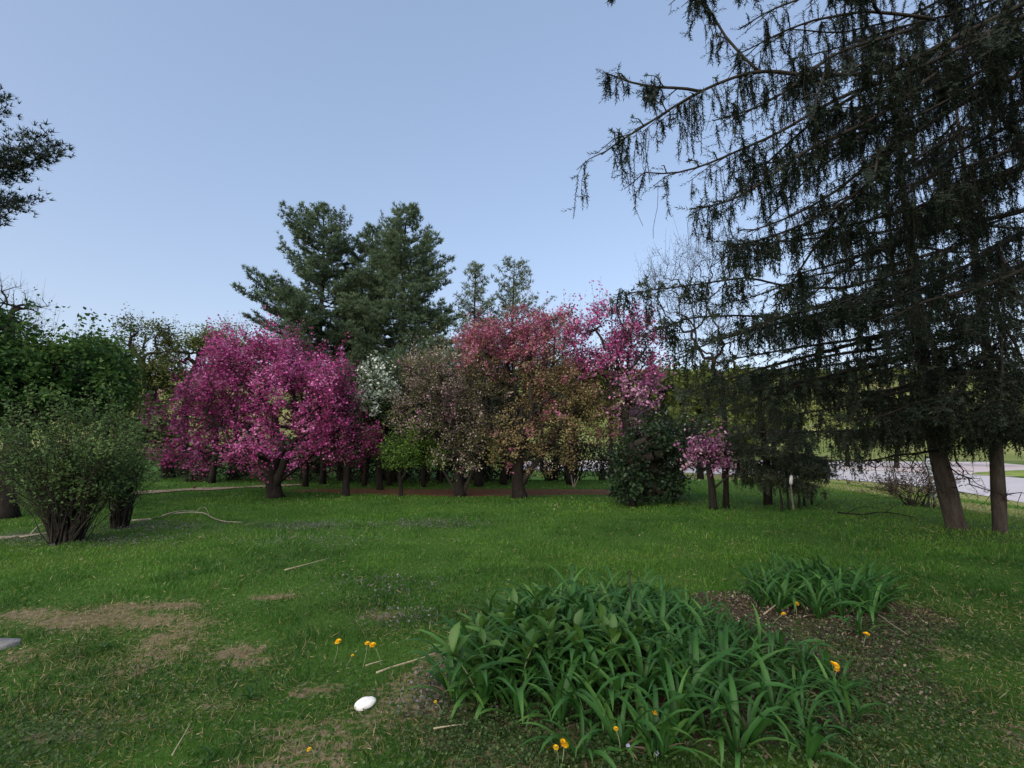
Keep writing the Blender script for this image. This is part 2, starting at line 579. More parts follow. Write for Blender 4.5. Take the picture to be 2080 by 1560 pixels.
gx = grid_axis(-9, 13, .15, -700, 700, 1.13)
gy = grid_axis(1.4, 20, .15, -60, 800, 1.11)
XX, YY = np.meshgrid(gx, gy)
ZZ = G(XX, YY)
nx, ny = len(gx), len(gy)
idx = np.arange(nx * ny).reshape(ny, nx)
gf = np.stack([idx[:-1, :-1], idx[:-1, 1:], idx[1:, 1:], idx[1:, :-1]], -1).reshape(-1, 4)
gme = make_mesh('lawn', np.stack([XX, YY, ZZ], -1).reshape(-1, 3), gf, ground_mat(), None, True,
                {'soil': soilf(XX, YY).ravel(), 'thatch': thatchf(XX, YY).ravel(), 'mulch': mulchf(XX, YY).ravel(), 'dry': dryf(XX, YY).ravel(),
                 'meadow': (smooth((YY - 60) / 60) * smooth((np.hypot(XX, YY) - 60) / 40)).ravel()})
obj('lawn', gme, None, 'structure')


def sheet(name, poly, z, mat, lift=.02):
    n = len(poly)
    v = np.array([[x, y, (z if z is not None else float(G(x, y))) + lift] for x, y in poly])
    me = bpy.data.meshes.new(name)
    me.from_pydata([tuple(a) for a in v], [], [list(range(n))])
    me.materials.append(mat)
    return obj(name, me, None, 'structure')


# road below the lawn, sheet on the level ground at z = -1.5
sheet('road', [(23.5, 6), (25.5, 15), (27.2, 24.6), (30.5, 33), (31.5, 39), (29, 46), (20, 54), (4, 60), (-4, 63), (-4, 70), (14, 70), (34, 66), (45, 58), (49, 48), (47, 36), (39, 26), (36, 14), (34, 6)], -1.5, M['asphalt'], .03)
sheet('gravel_lot', [(-4, 71), (14, 71), (34.5, 67), (46, 58.7), (50, 48), (58, 50), (76, 66), (90, 90), (40, 100), (-4, 96)], -1.5, M['gravel'], .026)
mb = MB()
th = np.linspace(0, 2 * np.pi, 28, endpoint=False)
c0 = np.array([60, 50.0, -1.5])
rings = []
for k, (s_, h_) in enumerate(((1, .02), (.97, .18), (.6, .45), (.2, .6))):
    rings.append(np.stack([c0[0] + 10 * s_ * np.cos(th) * (1 + .08 * np.sin(3 * th)), c0[1] + 5 * s_ * np.sin(th) - (0), np.full(28, c0[2] + h_)], 1))
v = np.concatenate(rings); j = np.arange(28)
fs = [np.concatenate([np.stack([k * 28 + j, k * 28 + (j + 1) % 28, (k + 1) * 28 + (j + 1) % 28, (k + 1) * 28 + j], 1) for k in range(3)])]
v = np.vstack([v, [[c0[0], c0[1], c0[2] + .62]]])
fs.append(np.stack([84 + j, 84 + (j + 1) % 28, np.full(28, 112)], 1))
mb.add(v, fs).build('verge', M['island_grass'], None, 'structure', None, True)
# worn path at the left behind the shrub
pa = np.array([on_ground(px, py) for px, py in ((180, 1012), (330, 1001), (420, 997), (520, 991), (620, 986))])
pb = np.array([on_ground(px, py) for px, py in ((180, 1004), (330, 996), (420, 992.5), (520, 987.5), (620, 984))])
tt = np.linspace(0, 4, 41)
A = np.stack([np.interp(tt, range(5), pa[:, k]) for k in range(3)], 1); B = np.stack([np.interp(tt, range(5), pb[:, k]) for k in range(3)], 1)
A[:, 1] += .12 * np.sin(tt * 5); B[:, 1] += .15 * np.sin(tt * 4.1)
for q in (A, B):
    q[:, 2] = G(q[:, 0], q[:, 1]) + .03
MB().add(np.concatenate([A, B]), np.stack([np.arange(40), np.arange(40) + 1, np.arange(40) + 42, np.arange(40) + 41], 1)).build('footpath', M['path'], None, 'structure')

# ------------------------------------------------------------------ trees
def ell_points(n, blobs, carve=.0, cs=.8, seed=0, shell=.35):
    """points through the union of ellipsoids (cx,cy,cz,rx,ry,rz)"""
    b = np.array(blobs, float)
    w = b[:, 3] * b[:, 4] * b[:, 5]
    w = w ** .8; w /= w.sum()
    out = []
    got = 0
    while got < n:
        m = int(n * 1.6) + 20
        k = rng.choice(len(b), m, p=w)
        u = runit(m) * (rng.random(m) ** shell)[:, None]
        p = b[k, :3] + u * b[k, 3:6]
        if carve > 0:
            p = p[noise3(p, cs, seed) > carve]
        out.append(p); got += len(p)
    return np.concatenate(out)[:n]


def skeleton(trunk, pts, kpath=.35, r_tip=.006, r_max=None, trunk_r=None):
    """grow a branching tree from the trunk polyline through the points"""
    trunk = np.asarray(trunk, float)
    nt_ = len(trunk)
    top = trunk[-1]
    order = np.argsort(np.linalg.norm(pts - top, axis=1))
    pts = pts[order]
    n = nt_ + len(pts)
    nodes = np.zeros((n, 3)); nodes[:nt_] = trunk
    par = np.full(n, -1); plen = np.zeros(n)
    for i in range(1, nt_):
        par[i] = i - 1
    ok = np.zeros(n, bool)
    ok[max(1, nt_ // 2):nt_] = True
    for i in range(len(pts)):
        q = nt_ + i
        d = np.linalg.norm(nodes[:q] - pts[i], axis=1)
        cost = d + kpath * plen[:q]
        cost[~ok[:q]] = 1e9
        j = int(np.argmin(cost))
        nodes[q] = pts[i]; par[q] = j; plen[q] = plen[j] + d[j]; ok[q] = True
    area = np.full(n, r_tip ** 2.2)
    child = np.zeros(n, int)
    for i in range(n - 1, 0, -1):
        if child[i] == 0:
            pass
        area[par[i]] += area[i] * (1 if True else 0)
        child[par[i]] += 1
    rad = area ** (1 / 2.2)
    if trunk_r is not None:
        s = trunk_r / rad[nt_ - 1]
        rad = np.where(rad > r_tip * 1.8, r_tip + (rad - r_tip) * s, rad)
        rad[:nt_] = trunk_r * np.linspace(1.25, 1, nt_)
    return nodes, par, rad, child, nt_


def wood(mb, nodes, par, rad, nt_, sides=5, sag=.06):
    i = np.arange(nt_, len(nodes))
    p0 = nodes[par[i]]; p1 = nodes[i]
    ln = np.linalg.norm(p1 - p0, axis=1, keepdims=True)
    mid = (p0 + p1) / 2 + runit(len(i)) * ln * sag * 1.4 + np.array([[0, 0, 1]]) * ln * sag
    r1 = rad[i]; r0 = np.minimum(rad[par[i]], r1 * 1.45 + .002)
    big = r1 > .012
    for m, s in ((big, sides), (~big, 3)):
        mb.edges(p0[m], mid[m], r0[m], (r0[m] + r1[m]) / 2, s)
        mb.edges(mid[m], p1[m], (r0[m] + r1[m]) / 2, r1[m], s)


def leaves(mb, pos, size, tint, flat=.35, droop=.2, tv=LEAF_V, tf=LEAF_F, aspect=1.0, out=None):
    n = len(pos)
    d = runit(n); d[:, 2] = d[:, 2] * .6 - droop
    if out is not None:
        d = d + out
    z = runit(n) * (1 - flat); z[:, 2] += flat + .2
    sc = size * (.65 + .7 * rng.random(n))
    mb.scatter(tv, tf, pos, d, z, np.stack([sc * aspect, sc, sc], 1), tint)


def cluster(nodes, sel, per, sig):
    c = np.repeat(nodes[sel], per, axis=0)
    return c + rng.normal(size=c.shape) * sig


def blobs_px(lst):
    """(px, py, rx_px, ry_px, Y, ry_m) -> ellipsoids"""
    out = []
    for px, py, a, b, Y, d in lst:
        c = P(px, py, Y)
        out.append((*c, W(a, Y), d, W(b, Y)))
    return out


def trunk_px(lst, Y, first_ground=True):
    pts = [P(a, b, Y) for a, b in lst]
    pts = np.array(pts)
    if first_ground:
        pts[0][2] = float(G(pts[0][0], pts[0][1])) - .05
    return pts


def resample(path, n):
    path = np.asarray(path, float)
    s = np.concatenate([[0], np.cumsum(np.linalg.norm(np.diff(path, axis=0), axis=1))])
    t = np.linspace(0, s[-1], n)
    q = np.stack([np.interp(t, s, path[:, k]) for k in range(3)], 1)
    if n > 4:
        for _ in range(2):
            q[1:-1] = (q[:-2] + 2 * q[1:-1] + q[2:]) / 4
    return q


def broad_tree(name, label, cat, trunk, tr, blobs, npts, foliage, group=None, carve=.35, cs=.8, seed=0, bark='bark_dark', r_tip=.005, extra_limbs=None, kpath=.3, ntw=5, tw=.36, shoots=1.0, maxtw=1500, shell=.4):
    """foliage: list of (part name, material, per-node count, sigma, leaf size, tint function(pos)->tint, keep function(pos)->mask, aspect)"""
    base = trunk[0].copy(); base[2] += .05
    root = thing(name, label, cat, base, group)
    tp = resample(trunk, 8)
    pts = ell_points(npts, blobs, carve, cs, seed, shell)
    nodes, par, rad, child, nt_ = skeleton(tp, pts, kpath, r_tip, None, tr)
    mb = MB(base)
    flare = tr * np.concatenate([[1.5, 1.2, 1.08], np.linspace(1.03, .9, 5)])
    mb.tube(tp, flare, 9, True, .5, .12)
    mb.build('trunk', M[bark], root, None, None, True)
    mb = MB(base)
    wood(mb, nodes, par, rad, nt_)
    for ex in (extra_limbs or []):
        ex = np.asarray(ex, float); q = resample(ex[:, :3], 8)
        mb.tube(q, np.linspace(ex[0, 3], ex[-1, 3], 8), 6)
    sel = np.where((rad < r_tip * 4.5) & (np.arange(len(nodes)) >= nt_))[0]
    # twigs at the fine nodes; leaves and flowers sit along them
    k = np.repeat(sel, ntw)
    out = nodes[k] - nodes[par[k]]
    out /= np.linalg.norm(out, axis=1, keepdims=True) + 1e-9
    hi = (nodes[k][:, 2] - nodes[:, 2].min()) / (np.ptp(nodes[:, 2]) + 1e-9)
    td = out * .55 + runit(len(k)) * .75 + np.array([[0, 0, .32]]) * (.4 + hi[:, None])
    td /= np.linalg.norm(td, axis=1, keepdims=True)
    tl = tw * (.4 + .9 * rng.random(len(k)))
    tall = (rng.random(len(k)) < .10 * shoots) & (hi > .5)
    tl[tall] *= 1.9
    td[tall] = td[tall] * .35 + np.array([0, 0, 1])
    t0 = nodes[k]; t1 = t0 + td * tl[:, None]
    okz = t1[:, 2] > G(t1[:, 0], t1[:, 1]) + .15
    t0, t1, td = t0[okz], t1[okz], td[okz]
    mx = min(len(t0), maxtw)
    mb.edges(t0[:mx] if mx == len(t0) else t0[rng.choice(len(t0), mx, False)], t1[:mx], .0045, .002, 3) if mx == len(t0) else None
    if mx < len(t0):
        q = rng.choice(len(t0), mx, False)
        mb.edges(t0[q], t1[q], .0045, .002, 3)
    mb.build('branches', M['twig'] if bark != 'bark' else M['bark'], root)
    for (pn, mat, per, sig, size, tf_, keep, asp) in foliage:
        nl = int(per * len(sel))
        if nl < 1:
            continue
        q = rng.integers(0, len(t0), nl)
        u = rng.random((nl, 1)) ** .8 * 1.03
        p = t0[q] + (t1[q] - t0[q]) * u + rng.normal(size=(nl, 3)) * sig * .33
        od = td[q]
        m = p[:, 2] > G(p[:, 0], p[:, 1]) + .05
        if keep is not None:
            m &= keep(p)
        p, od = p[m], od[m]
        lb = MB(base)
        leaves(lb, p, size, tf_(p), aspect=asp, out=od * .5)
        lb.build(pn, M[mat], root, 'stuff')
    return root


def tnoise(lo, hi, sc=.7, seed=1, jit=.25):
    def f(p):
        return np.clip(lo + (hi - lo) * noise3(p, sc, seed) + (rng.random(len(p)) - .5) * jit * 2, 0, 1)
    return f


# --- the crab apple row along the far edge of the lawn
D = 15.0
broad_tree('crabapple_tree', 'large spreading crab apple covered in bright magenta blossom on the left of the lawn', 'tree',
           trunk_px([(560, 1006), (556, 985), (550, 960), (556, 935)], D), .20,
           blobs_px([(520, 760, 95, 85, D, 1.9), (450, 850, 110, 90, D, 1.9), (560, 720, 40, 50, D, .8), (470, 715, 30, 40, D, .7), (640, 790, 80, 75, D, 1.7),
                     (590, 850, 105, 85, D - .6, 1.6), (400, 920, 80, 28, D - .3, 1.5), (540, 920, 80, 30, D - 1.2, 1.0), (375, 815, 30, 45, D, .8), (660, 860, 50, 60, D, 1.2)]), 800,
           [('blossoms', 'magenta', 52, .15, .068, tnoise(-.05, 1.0, .5, 3, .38), None, .9),
            ('leaves', 'brown', 10, .2, .07, tnoise(0, .5, .5, 9), None, .6)], 'crab apple trees along the lawn edge', .46, .6, 21, shoots=3.5, tw=.42,
           extra_limbs=[np.array([[*P(558, 980, D), .13], [*P(600, 950, D), .10], [*P(645, 915, D), .07], [*P(690, 860, D), .03]]),
                        np.array([[*P(560, 985, D), .15], [*P(575, 945, D - .2), .12], [*P(600, 890, D - .3), .06]]),
                        np.array([[*P(552, 985, D), .14], [*P(536, 940, D - .1), .10], [*P(505, 880, D - .3), .05]])])
D = 15.4
broad_tree('crabapple_tree', 'smaller crab apple with dark pink blossom right of the big magenta tree', 'tree',
           trunk_px([(702, 1001), (703, 975), (706, 950), (708, 925)], D), .10,
           blobs_px([(708, 905, 58, 42, D, 1.0), (700, 850, 35, 60, D, .8), (745, 900, 25, 30, D, .6), (690, 810, 20, 40, D, .6)]), 260,
           [('blossoms', 'magenta', 22, .14, .066, tnoise(-.1, .5, .4, 5), None, .9),
            ('leaves', 'brown', 18, .17, .07, tnoise(0, .4, .5, 6), None, .6),
            ('ivy', 'ivy', 0, .1, .06, tnoise(0, 1), None, .9)], 'crab apple trees along the lawn edge', .38, .5, 22)
D = 17.5
broad_tree('crabapple_tree', 'upright tree with white blossom between the magenta tree and the brownish one', 'tree',
           trunk_px([(772, 992), (770, 960), (768, 930), (766, 890)], D), .09,
           blobs_px([(765, 815, 42, 60, D, .9), (742, 765, 10, 30, D, .3), (767, 760, 9, 26, D, .3), (790, 785, 12, 26, D, .3), (745, 830, 30, 40, D, .7)]), 260,
           [('blossoms', 'white', 18, .12, .09, tnoise(.1, .9, .4, 7), lambda p: noise3(p, .5, 88) + .10 * (p[:, 2] - 3.0) > .45, .9),
            ('leaves', 'lilac', 20, .14, .08, tnoise(.2, .9, .4, 8), None, .7)], 'crab apple trees along the lawn edge', .25, .5, 23)
D = 15.2
broad_tree('young_tree', 'small bright green leafy tree with a forked trunk below the white blossom', 'tree',
           trunk_px([(815, 1002), (814, 985), (812, 970), (812, 958)], D), .055,
           blobs_px([(830, 920, 45, 26, D, .8), (850, 895, 25, 25, D, .5), (800, 935, 22, 14, D, .5), (880, 930, 20, 20, D, .4)]), 130,
           [('leaves', 'spring', 38, .14, .07, lambda p: np.clip(rng.random(len(p)) * .45, 0, 1), None, .6),
            ('dark_leaves', 'maple', 22, .16, .08, tnoise(.2, 1, .4, 8), None, .6)], None, .2, .5, 24,
           extra_limbs=[np.array([[*P(814, 975, D), .035], [*P(830, 950, D), .025], [*P(838, 920, D), .012]])])
D = 15.3
broad_tree('crabapple_tree', 'crab apple with muted brown leaves and few pale flowers, left of the bronze one', 'tree',
           trunk_px([(935, 1004), (933, 980), (930, 955), (925, 930)], D), .14,
           blobs_px([(900, 780, 90, 70, D, 1.7), (860, 840, 65, 70, D, 1.4), (950, 860, 80, 80, D, 1.7), (840, 750, 30, 30, D, .8), (930, 930, 60, 30, D - .4, 1.2), (880, 900, 60, 40, D, 1.2), (990, 800, 55, 70, D, 1.3)]), 680,
           [('leaves', 'brown', 32, .16, .064, tnoise(.0, 1.0, .45, 10, .4), None, .6),
            ('blossoms', 'lilac_pink', 5, .16, .06, tnoise(.3, 1.0, .45, 10, .3), lambda p: noise3(p, .7, 95) > .55, .8),
            ('green_leaves', 'olive', 16, .17, .07, tnoise(.0, .9, .5, 11), lambda p: noise3(p, .9, 90) - .10 * (p[:, 2] - 2.0) > .36, .6)],
           'crab apple trees along the lawn edge', .38, .7, 25,
           extra_limbs=[np.array([[*P(940, 1002, D), .09], [*P(955, 970, D), .07], [*P(970, 930, D), .03]]),
                        np.array([[*P(930, 1003, D), .06], [*P(905, 965, D), .04], [*P(885, 925, D), .02]])])
D = 14.8
zt = lambda py: float(P(1040, py, 14.8)[2])


def t6_pink(p):
    s = smooth((p[:, 2] - zt(830)) / (zt(650) - zt(830)))
    return (noise3(p, .45, 61) < s * .92 + .02) | (noise3(p, .5, 62) > .80)


broad_tree('crabapple_tree', 'broad crab apple with rosy flowers on top and bronze leaves below, thick forked trunk', 'tree',
           trunk_px([(1056, 1009), (1052, 985), (1050, 960), (1055, 925)], D), .19,
           blobs_px([(1060, 690, 85, 55, D, 1.6), (1120, 880, 110, 75, D - .4, 1.7), (1150, 800, 90, 60, D, 1.7), (1000, 740, 75, 60, D, 1.6), (1080, 780, 100, 70, D, 1.8), (960, 690, 35, 30, D, .8),
                     (1140, 690, 55, 50, D + .3, 1.2), (1040, 900, 60, 50, D - .3, 1.3), (1200, 830, 50, 60, D, 1.2), (1230, 870, 40, 40, D, 1.0)]), 900,
           [('blossoms', 'rosy', 48, .15, .066, tnoise(.1, .9, .5, 12), t6_pink, .9),
            ('leaves', 'bronze', 30, .17, .068, tnoise(.0, .85, .6, 13), lambda p: rng.random(len(p)) > .30 * smooth((p[:, 2] - zt(760)) / 1.2), .6),
            ('green_leaves', 'olive', 14, .18, .07, tnoise(.1, .8, .6, 14), lambda p: (noise3(p, .8, 66) > .5) & (p[:, 2] < zt(790)), .6)],
           'crab apple trees along the lawn edge', .38, .75, 26,
           extra_limbs=[np.array([[*P(1058, 985, D), .13], [*P(1075, 955, D), .11], [*P(1110, 915, D), .08], [*P(1150, 850, D), .04]]),
                        np.array([[*P(1052, 985, D), .14], [*P(1050, 930, D), .12], [*P(1062, 820, D), .07], [*P(1070, 740, D), .03]])])
D = 14.4
zt7 = lambda py: float(P(1240, py, 14.4)[2])
broad_tree('crabapple_tree', 'tall crab apple with purple-pink blossom beside the drooping spruce boughs', 'tree',
           trunk_px([(1283, 1022), (1281, 960), (1279, 910), (1270, 850)], 14.2), .13,
           blobs_px([(1235, 680, 70, 50, D, 1.2), (1290, 680, 55, 55, D, 1.1), (1180, 700, 45, 45, D, 1.0), (1215, 740, 60, 35, D, 1.1), (1255, 800, 50, 40, D, 1.0), (1290, 840, 45, 40, D, 1.0), (1305, 880, 30, 35, D, .6), (1310, 760, 40, 50, D, .8), (1230, 640, 25, 20, D, .5)]), 460,
           [('blossoms', 'magenta', 20, .15, .08, tnoise(.2, .9, .5, 15), lambda p: (p[:, 2] > zt7(770)) & (rng.random(len(p)) < .55), .9),
            ('pale_blossoms', 'lilac_pink', 17, .15, .08, tnoise(.1, .9, .5, 16), lambda p: (p[:, 2] < zt7(760)) | (rng.random(len(p)) < .50), .9),
            ('leaves', 'brown', 7, .17, .07, tnoise(0, .6, .5, 17), None, .6)], 'crab apple trees along the lawn edge', .40, .6, 27)
D = 12.3
broad_tree('crabapple_tree', 'little pink-flowered crab apple with a slim bare trunk in front of the dark thicket', 'tree',
           trunk_px([(1449, 1031), (1447, 1005), (1446, 980), (1440, 955)], D), .085,
           blobs_px([(1430, 935, 36, 18, D, .5), (1445, 915, 22, 22, D, .35), (1460, 940, 18, 14, D, .3), (1412, 930, 16, 14, D, .25)]), 90,
           [('blossoms', 'lilac_pink', 17, .075, .065, tnoise(.1, .95, .3, 18), None, .95),
            ('leaves', 'brown', 9, .1, .06, tnoise(0, .5, .5, 19), None, .6)], 'crab apple trees along the lawn edge', .3, .3, 28,
           extra_limbs=[np.array([[*P(1450, 992, D), .03], [*P(1475, 970, D), .02], [*P(1510, 955, D), .008]])])
# dark ivy-clad tree and the hawthorn with white dots
D = 13.4
broad_tree('ivy_clad_tree', 'dark tree stems smothered in ivy left of the small pink tree', 'tree',
           trunk_px([(1285, 1022), (1284, 985), (1282, 950), (1283, 900)], D - .3), .08,
           blobs_px([(1283, 960, 24, 75, D - .3, .4), (1284, 990, 22, 40, D - .5, .3), (1278, 960, 30, 65, D, .45), (1355, 960, 28, 70, D, .45), (1300, 1000, 45, 20, D, .5), (1320, 905, 45, 36, D, .7)]), 330,
           [('ivy_leaves', 'ivy', 34, .13, .085, tnoise(0, .9, .3, 20), None, .9)], None, .15, .5, 29)
broad_tree('hawthorn_tree', 'dark hawthorn dotted with small white flowers between the ivy-clad stems and the little pink tree', 'tree',
           trunk_px([(1372, 1024), (1370, 1000), (1368, 980), (1365, 960)], D + .5), .07,
           blobs_px([(1370, 930, 50, 50, D + .5, 1.0), (1400, 890, 55, 40, D + .8, 1.0), (1330, 880, 40, 40, D + .8, .8)]), 220,
           [('leaves', 'ivy', 26, .15, .08, tnoise(.1, 1, .3, 20), None, .7),
            ('flowers', 'white', 1, .2, .075, tnoise(.3, 1), lambda p: rng.random(len(p)) < .9, .9)], None, .3, .5, 30)

# --- bare budding tree behind the spruce boughs
D = 17.0
broad_tree('budding_tree', 'nearly leafless tree with fine budding twigs rising above the pink blossom', 'tree',
           trunk_px([(1474, 1027), (1476, 990), (1474, 940), (1472, 830), (1468, 770)], 12.6), .06,
           blobs_px([(1400, 560, 95, 75, 13.2, 1.6), (1340, 600, 50, 45, 13.2, 1.0), (1450, 540, 70, 60, 13.2, 1.4), (1330, 570, 40, 40, 13.2, .8), (1420, 650, 120, 60, 13.2, 1.6), (1455, 690, 60, 60, 12.9, .8), (1462, 740, 30, 40, 12.7, .4)]), 660,
           [('buds', 'under', 5, .11, .035, tnoise(0, 1), None, .6)], None, .25, .5, 31, 'bark_dark', .0026, maxtw=1300)

# --- left side: maple, shrubs, olive trees
D = 11.5
broad_tree('maple_tree', 'dense dark green leafy tree at the left edge of the photo', 'tree',
           trunk_px([(14, 1044), (16, 1010), (18, 980), (15, 930)], 10.9), .17,
           blobs_px([(40, 775, 115, 75, D, 1.9), (120, 775, 75, 55, D, 1.6), (-70, 765, 120, 85, D, 1.9), (185, 760, 45, 45, D + .3, 1.0), (60, 820, 120, 55, D - .4, 1.5), (-5, 705, 70, 62, D, 1.2), (65, 705, 45, 38, D, .8), (120, 725, 36, 28, D, .6), (200, 790, 45, 35, D, .9), (-30, 880, 80, 90, D - .2, 1.2)]), 760,
           [('leaves', 'maple', 52, .19, .098, tnoise(.0, .95, .8, 33, .3), None, .75)], None, .42, .8, 32, 'bark_dark', ntw=4, tw=.45, shoots=1.0)
broad_tree('green_tree', 'yellowish green leafy tree just right of the dark green one', 'tree',
           trunk_px([(225, 1010), (222, 980), (220, 930), (215, 880)], 15.5), .10,
           blobs_px([(205, 760, 45, 55, 14.5, 1.2), (225, 800, 30, 50, 14.5, .9), (180, 720, 30, 25, 14.5, .8)]), 260,
           [('leaves', 'maple', 26, .18, .11, tnoise(.55, 1, .6, 34), None, .75)], None, .3, .6, 33)


def vase_shrub(name, label, base, blobs, nst, mat, nl, size, seed, spread=.25, group=None):
    root = thing(name, label, 'shrub', base, group)
    tips = ell_points(nst, blobs, .2, .4, seed, .6)
    mb = MB(base)
    lp = []
    wts = rng.random(nst)
    for i in range(nst):
        a = rng.random() * 6.283
        b0 = base + np.array([math.cos(a) * spread * rng.random() ** .5, math.sin(a) * spread * rng.random() ** .5, -.03])
        t = tips[i]
        mid1 = b0 + (t - b0) * .35 + np.array([0, 0, .18]) + rng.normal(size=3) * .05
        mid2 = b0 + (t - b0) * .7 + np.array([0, 0, .12]) + rng.normal(size=3) * .06
        q = resample([b0, mid1, mid2, t], 7)
        q[1:-1] += rng.normal(size=(5, 3)) * .02
        r = .008 + .026 * wts[i] ** 4
        mb.tube(q, np.linspace(r, .003, 7), 4, False)
        n2 = 5
        for _ in range(n2):
            s = q[rng.integers(2, 7)]
            e = s + (t - b0) / np.linalg.norm(t - b0) * (.2 + .3 * rng.random()) + rng.normal(size=3) * .13
            mb.edges(s[None], e[None], .004, .0015, 3)
            lp.append(s + (e - s) * np.linspace(.3, 1.05, nl)[:, None] + rng.normal(size=(nl, 3)) * .03)
    mb.build('stems', M['twig'], root)
    p = np.concatenate(lp)
    p = p[p[:, 2] > base[2] + .3 + .75 * rng.random(len(p))] if nst > 40 else p[p[:, 2] > base[2] + .35]
    lb = MB(base)
    leaves(lb, p, size, np.clip(.2 + .55 * noise3(p, .4, seed) + .25 * rng.random(len(p)) - .05, 0, 1), aspect=.5)
    lb.build('leaves', M[mat], root, 'stuff')
    return root


b = on_ground(135, 1104)
vase_shrub('lilac_shrub', 'large vase-shaped shrub with many bare brown stems at left of the lawn', b,
           blobs_px([(150, 900, 130, 70, b[1], .95), (60, 930, 75, 70, b[1], .8), (240, 910, 70, 60, b[1], .8), (200, 970, 90, 45, b[1], .8), (150, 850, 85, 32, b[1], .7), (40, 880, 70, 50, b[1], .7), (30, 950, 50, 40, b[1], .5)]), 240, 'lilac', 14, .055, 41, .22)
b = on_ground(245, 1072)
vase_shrub('shrub', 'narrow leafy clump of stems just behind the vase-shaped shrub', b,
           blobs_px([(255, 930, 45, 60, b[1], .5), (290, 900, 25, 60, b[1], .4), (240, 980, 30, 40, b[1], .35)]), 70, 'lilac', 16, .055, 42, .14)

for k, (lab, tr, bl, tint, seed, per) in enumerate([
    ('sparse olive tree with a dark leaning trunk left of the magenta crab apple', [(345, 962), (330, 870), (310, 790), (290, 740)],
     [(290, 730, 55, 75, 24, 2.0), (320, 790, 60, 60, 24, 2.0), (270, 680, 30, 35, 24, 1.0), (330, 680, 20, 25, 24, .8), (260, 830, 40, 50, 24, 1.4)], (.1, .8), 51, 24),
    ('sparse light olive tree showing its dark twisting limbs behind the magenta crab apple', [(372, 962), (372, 880), (378, 800), (400, 740)],
     [(400, 710, 55, 55, 26, 2.2), (430, 690, 40, 35, 26, 1.5), (390, 780, 50, 50, 26, 2.0), (350, 740, 25, 40, 26, 1.0), (470, 690, 30, 35, 26, 1.4), (445, 740, 35, 60, 26, 1.4)], (.25, 1.0), 52, 24),
    ('dim grey-green tree low behind the olive ones', [(250, 965), (252, 920), (255, 890), (258, 860)],
     [(260, 860, 55, 60, 22, 2.0), (320, 880, 50, 50, 22, 1.8), (220, 900, 40, 50, 22, 1.5)], (.0, .35), 53, 20)]):
    Y = bl[0][4]
    broad_tree('woodland_tree', lab, 'tree', trunk_px(tr, Y), .20, blobs_px(bl), 420,
               [('leaves', 'olive', per, .26, .12, tnoise(tint[0], tint[1], .9, seed), None, .6)], 'woodland trees beyond the lawn', .36, 1.0, seed, 'bark_dark', .008)
for k, (px, py, rx, ry, Y, lab) in enumerate([(195, 712, 50, 26, 48, 'distant dark tree top on the left skyline'), (480, 700, 40, 50, 40, 'far olive tree between the magenta crab apple and the pines'),
                                              (20, 620, 50, 45, 20, 'thin-twigged tree top rising above the dark green tree at the left edge')]):
    broad_tree('woodland_tree', lab, 'tree', trunk_px([(px, 960), (px, 880), (px, py + 30)], Y), .18, blobs_px([(px, py, rx, ry, Y, 1.6), (px + rx * .4, py + ry, rx * .8, ry, Y, 1.6), (px - rx * .6, py + ry, rx * .7, ry, Y, 1.5)]),
               200, [('leaves', 'under' if k == 0 else 'olive', 9 if k != 2 else 3, .3, .16 if k != 2 else .07, tnoise(.2, .8), None, .6)], 'woodland trees beyond the lawn', .25, 1.2, 60 + k, 'bark_dark', .01)


